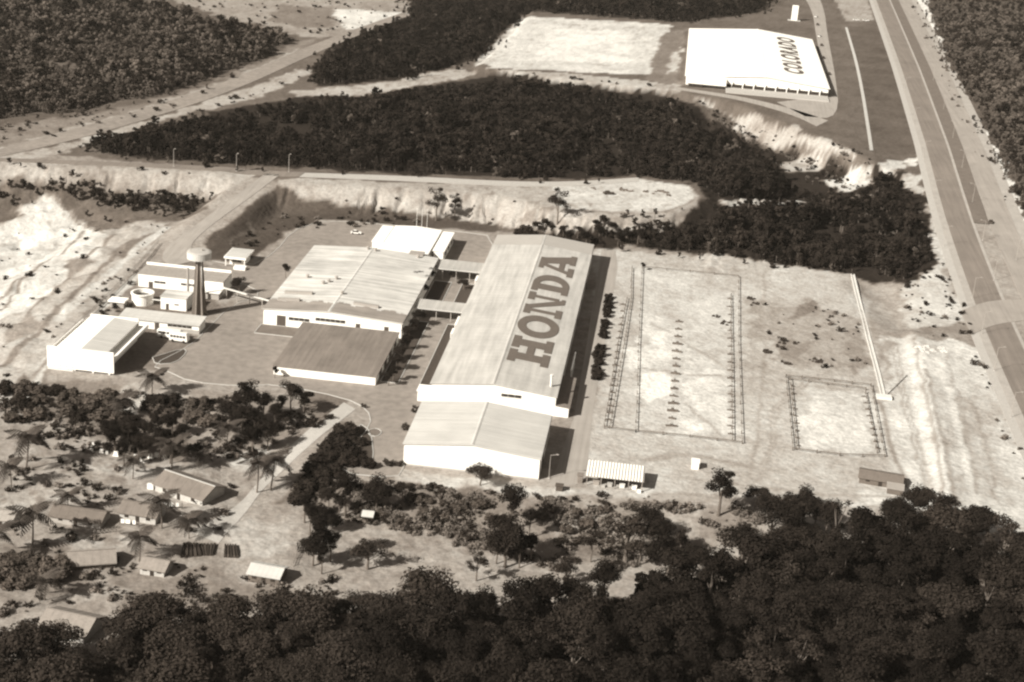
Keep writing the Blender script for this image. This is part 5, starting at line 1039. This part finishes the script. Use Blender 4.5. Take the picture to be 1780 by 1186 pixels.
# ---------------------------------------------------------------- vehicles
def car(px, py, rz_, m_, label, L=4.2, group=None, bus=False):
    p = at(px, py); T = thing('bus' if bus else 'car', label, 'bus' if bus else 'car', (p.x, p.y, p.z+.12), R(rz_), group, True); W = .85 if not bus else 1.2; l = L/2
    if bus:
        MB().hexa([(-l, -W, .5), (l, -W, .5), (l, W, .5), (-l, W, .5)], [(-l, -W, 2.7), (l-.2, -W, 2.7), (l-.2, W, 2.7), (-l, W, 2.7)]).build('body', m_, T, (0, 0, 0))
        MB().hexa([(-l+.05, -W+.05, 2.702), (l-.3, -W+.05, 2.702), (l-.3, W-.05, 2.702), (-l+.05, W-.05, 2.702)], [(-l+.3, -W+.3, 2.95), (l-.5, -W+.3, 2.95), (l-.5, W-.3, 2.95), (-l+.3, W-.3, 2.95)]).build('roof', m_, T, (0, 0, 0))
        for s in (-1, 1):
            for i in range(5): MB().box(-l+.4+i*(L-.8)/5, -l+.4+(i+.8)*(L-.8)/5, min(s*(W-.02), s*(W+.03)), max(s*(W-.02), s*(W+.03)), 1.6, 2.35).build('window', 'glass', T, (0, 0, 0))
    else:
        MB().hexa([(-l, -W, .3), (l, -W, .3), (l, W, .3), (-l, W, .3)], [(-l+.05, -W+.04, .85), (l-.1, -W+.04, .78), (l-.1, W-.04, .78), (-l+.05, W-.04, .85)]).build('body', m_, T, (0, 0, 0))
        MB().hexa([(-l*.72, -W+.06, .84), (l*.42, -W+.06, .8), (l*.42, W-.06, .8), (-l*.72, W-.06, .84)], [(-l*.5, -W+.2, 1.4), (l*.1, -W+.2, 1.4), (l*.1, W-.2, 1.4), (-l*.5, W-.2, 1.4)]).build('cabin', 'glass', T, (0, 0, 0))
        MB().box(-l*.5, l*.1, -W+.18, W-.18, 1.402, 1.46).build('roof', m_, T, (0, 0, 0))
    for x in (-l*.62, l*.62):
        for s in (-1, 1):
            mb = MB(); r_ = .32 if not bus else .45; b_ = []
            ring = [(x+r_*math.cos(2*math.pi*i/12), r_+r_*math.sin(2*math.pi*i/12)) for i in range(12)]
            mb.hexa([(u, s*(W-.12), v) for u, v in ring], [(u, s*(W+.06), v) for u, v in ring]).build('wheel', 'tyre', T, (0, 0, 0))
car(619, 407, 5, 'car_white', 'single white car on the upper yard behind the white-roofed hall')
car(296, 588, -4, 'car_white', 'white bus parked by the low cream-roofed row, nearer the office hall', 8, 'buses by the low row', True); car(312, 594, -4, 'car_white', 'white bus parked by the low row, nearer the open yard', 6, 'buses by the low row', True)
car(1722, 388, 80, 'car_dark', 'dark car on the far carriageway of the highway')
for x, y, m_, lb in ((1418, 30, 'car_white', 'white car beyond the far warehouse, farthest of the parked row'), (1421, 44, 'car_dark', 'dark car second in the parked row beside the far warehouse'), (1424, 64, 'car_white', 'white car in the middle of the parked row beside the far warehouse'), (1428, 80, 'car_dark', 'dark car behind the white one in the parked row'), (1431, 102, 'car_dark', 'dark car halfway along the side of the far warehouse'), (1441, 130, 'car_dark', 'dark car nearest the front of the far warehouse')):
    car(x, y, 80, m_, lb, 4.6, 'cars parked beside the far warehouse')
car(1488, 36, 0, 'car_white', 'white car on the clearing beside the highway, left of the two', 4.6, 'cars on the highway clearing'); car(1505, 37, 0, 'car_white', 'white car on the clearing beside the highway, right of the two', 4.6, 'cars on the highway clearing')
car(1058, 338, 20, 'metal_dark', 'dark vehicle parked on the sandy turning loop', 5.0)
# clipped hedge blocks in the yard
for x, y, wd, dp, lb in ((682, 806, 5.0, 2.4, 'clipped dark hedge block at the near left corner of the front hall'), (706, 743, 2.4, 2.8, 'square dark hedge block beside the front hall roof'), (724, 712, 2.2, 3.4, 'small hedge block by the white lean-to'), (632, 706, 1.4, 1.2, 'single low bush at the mouth of the village track')):
    p = at(x, y+3); rng = np.random.default_rng(int(x)); k = int(wd*dp*3)
    cs = [(p.x+(rng.random()-.5)*wd, p.y+(rng.random()-.5)*dp, p.z+.2+rng.random()*.9) for _ in range(k)]
    o = bpy.data.objects.new('hedge', quads_mesh('hedge', leaf_cloud(cs, [.5]*k, [30]*k, .2, rng, .9), 'hedge_leaf')); COL.objects.link(o); tag(o, lb, 'hedge')

# ---------------------------------------------------------------- lamp posts, poles
def lamp(px, py, h, label, group, arm=0.0, m_='metal_grey', wd=.10):
    p = at(px, py); T = thing('lamp_post', label, 'lamp post', p, group=group)
    MB().cyl((p.x, p.y), wd, wd*.6, p.z-.2, p.z+h, 6).build('pole', m_, T); MB().box(p.x-.25, p.x+.25, p.y-.25, p.y+.25, p.z-.2, p.z+.3).build('base', 'concrete', T)
    MB().bar((p.x, p.y, p.z+h-.1), (p.x+arm*2.0, p.y, p.z+h+.35), .1).build('arm', m_, T); MB().box(p.x+arm*2.0-.35, p.x+arm*2.0+.35, p.y-.16, p.y+.16, p.z+h+.25, p.z+h+.45).build('lamp_head', m_, T)
def along(pts, k): return pts
for i, (x, y) in enumerate(((1757, 726), (1728, 645), (1706, 581), (1690, 520), (1640, 428), (1622, 345), (1605, 275), (1588, 215), (1572, 160))): lamp(x, y, 8.5, 'pale lamp post on the plant side of the highway, %s from the bottom' % ORD[i], 'lamp posts on the plant side of the highway', 1)
for i, (x, y) in enumerate(((1727, 488), (1708, 418), (1690, 352), (1672, 292), (1656, 240), (1640, 190), (1622, 140), (1606, 95))): lamp(x, y, 8.5, 'pale lamp post in the highway median, %s from the bottom' % ORD[i], 'lamp posts in the highway median', -1)
lamp(1766, 452, 9, 'tall pale lamp post on the outer verge beside the woods', None, -1)
for x, y, lb in ((302, 290, 'utility pole on the scarp road, left of three'), (411, 298, 'utility pole on the scarp road, middle of three'), (502, 299, 'utility pole on the scarp road by the junction')): lamp(x, y, 7.5, lb, 'utility poles on the scarp road', .3, wd=.16)
lamp(954, 832, 7, 'thin lamp post in the shade beside the front hall', None, .9, 'metal_grey')
rail_fence('wire_fence', 'thin wire fence running down the left boundary of the plant', 'fence', [(275, 425), (235, 470), (160, 545), (95, 605)], 1.6, 6, 'metal_grey', rails=(.5, 1.0), wd=.16)

rail_fence('yard_fence', 'rough timber fence around the plot of the gabled house', 'fence', [(262, 880), (330, 900), (395, 885)], 1.1, 3, 'timber_pale', rails=(.5, .95), wd=.14, rw=.12)
rail_fence('yard_fence', 'rough timber fence left of the white-fronted house', 'fence', [(90, 925), (150, 930), (205, 925)], 1.1, 3, 'timber_pale', rails=(.5, .95), wd=.14, rw=.12)
rail_fence('yard_fence', 'rough timber fence between the hut and the village clearing', 'fence', [(508, 985), (520, 960), (545, 935)], 1.1, 3, 'timber_pale', rails=(.5, .95), wd=.14, rw=.12)
for i, (x, y, lb) in enumerate(((225, 915, 'washing line with pale sheets beside the white-fronted house'), (300, 885, 'washing line with pale sheets below the gabled house'))):
    p = at(x, y); T = thing('washing_line', lb, 'washing line', p, R(12*i), origin=True)
    for xx in (-2.4, 2.4): MB().box(xx-.06, xx+.06, -.06, .06, -.3, 1.9).build('post', 'timber', T, (0, 0, 0))
    MB().bar((-2.4, 0, 1.85), (2.4, 0, 1.85), .04).build('line', 'timber', T, (0, 0, 0))
    for xx, ww in ((-1.7, .9), (-.4, 1.2), (1.2, .8)): MB().hexa([(xx-ww/2, -.06, .7), (xx+ww/2, -.1, .75), (xx+ww/2, -.06, .75), (xx-ww/2, -.02, .7)], [(xx-ww/2, -.03, 1.83), (xx+ww/2, -.03, 1.83), (xx+ww/2, .03, 1.83), (xx-ww/2, .03, 1.83)]).build('sheet', 'laundry', T, (0, 0, 0))

# ---------------------------------------------------------------- air
hz = MB().box(-2600, 2600, -700, 3400, -40, 230); ho = hz.build('haze', 'wall_white'); ho['kind'] = 'stuff'; ho['label'] = 'thin even haze in the air over the whole valley'
hm = bpy.data.materials.new('haze'); hm.use_nodes = True; ht = hm.node_tree; ht.nodes.remove(ht.nodes['Principled BSDF'])
pv = ht.nodes.new('ShaderNodeVolumePrincipled'); pv.inputs['Color'].default_value = (1.0, .93, .82, 1); pv.inputs['Density'].default_value = .00004; pv.inputs['Anisotropy'].default_value = .2
ht.links.new(pv.outputs[0], ht.nodes['Material Output'].inputs['Volume']); ho.data.materials[0] = hm
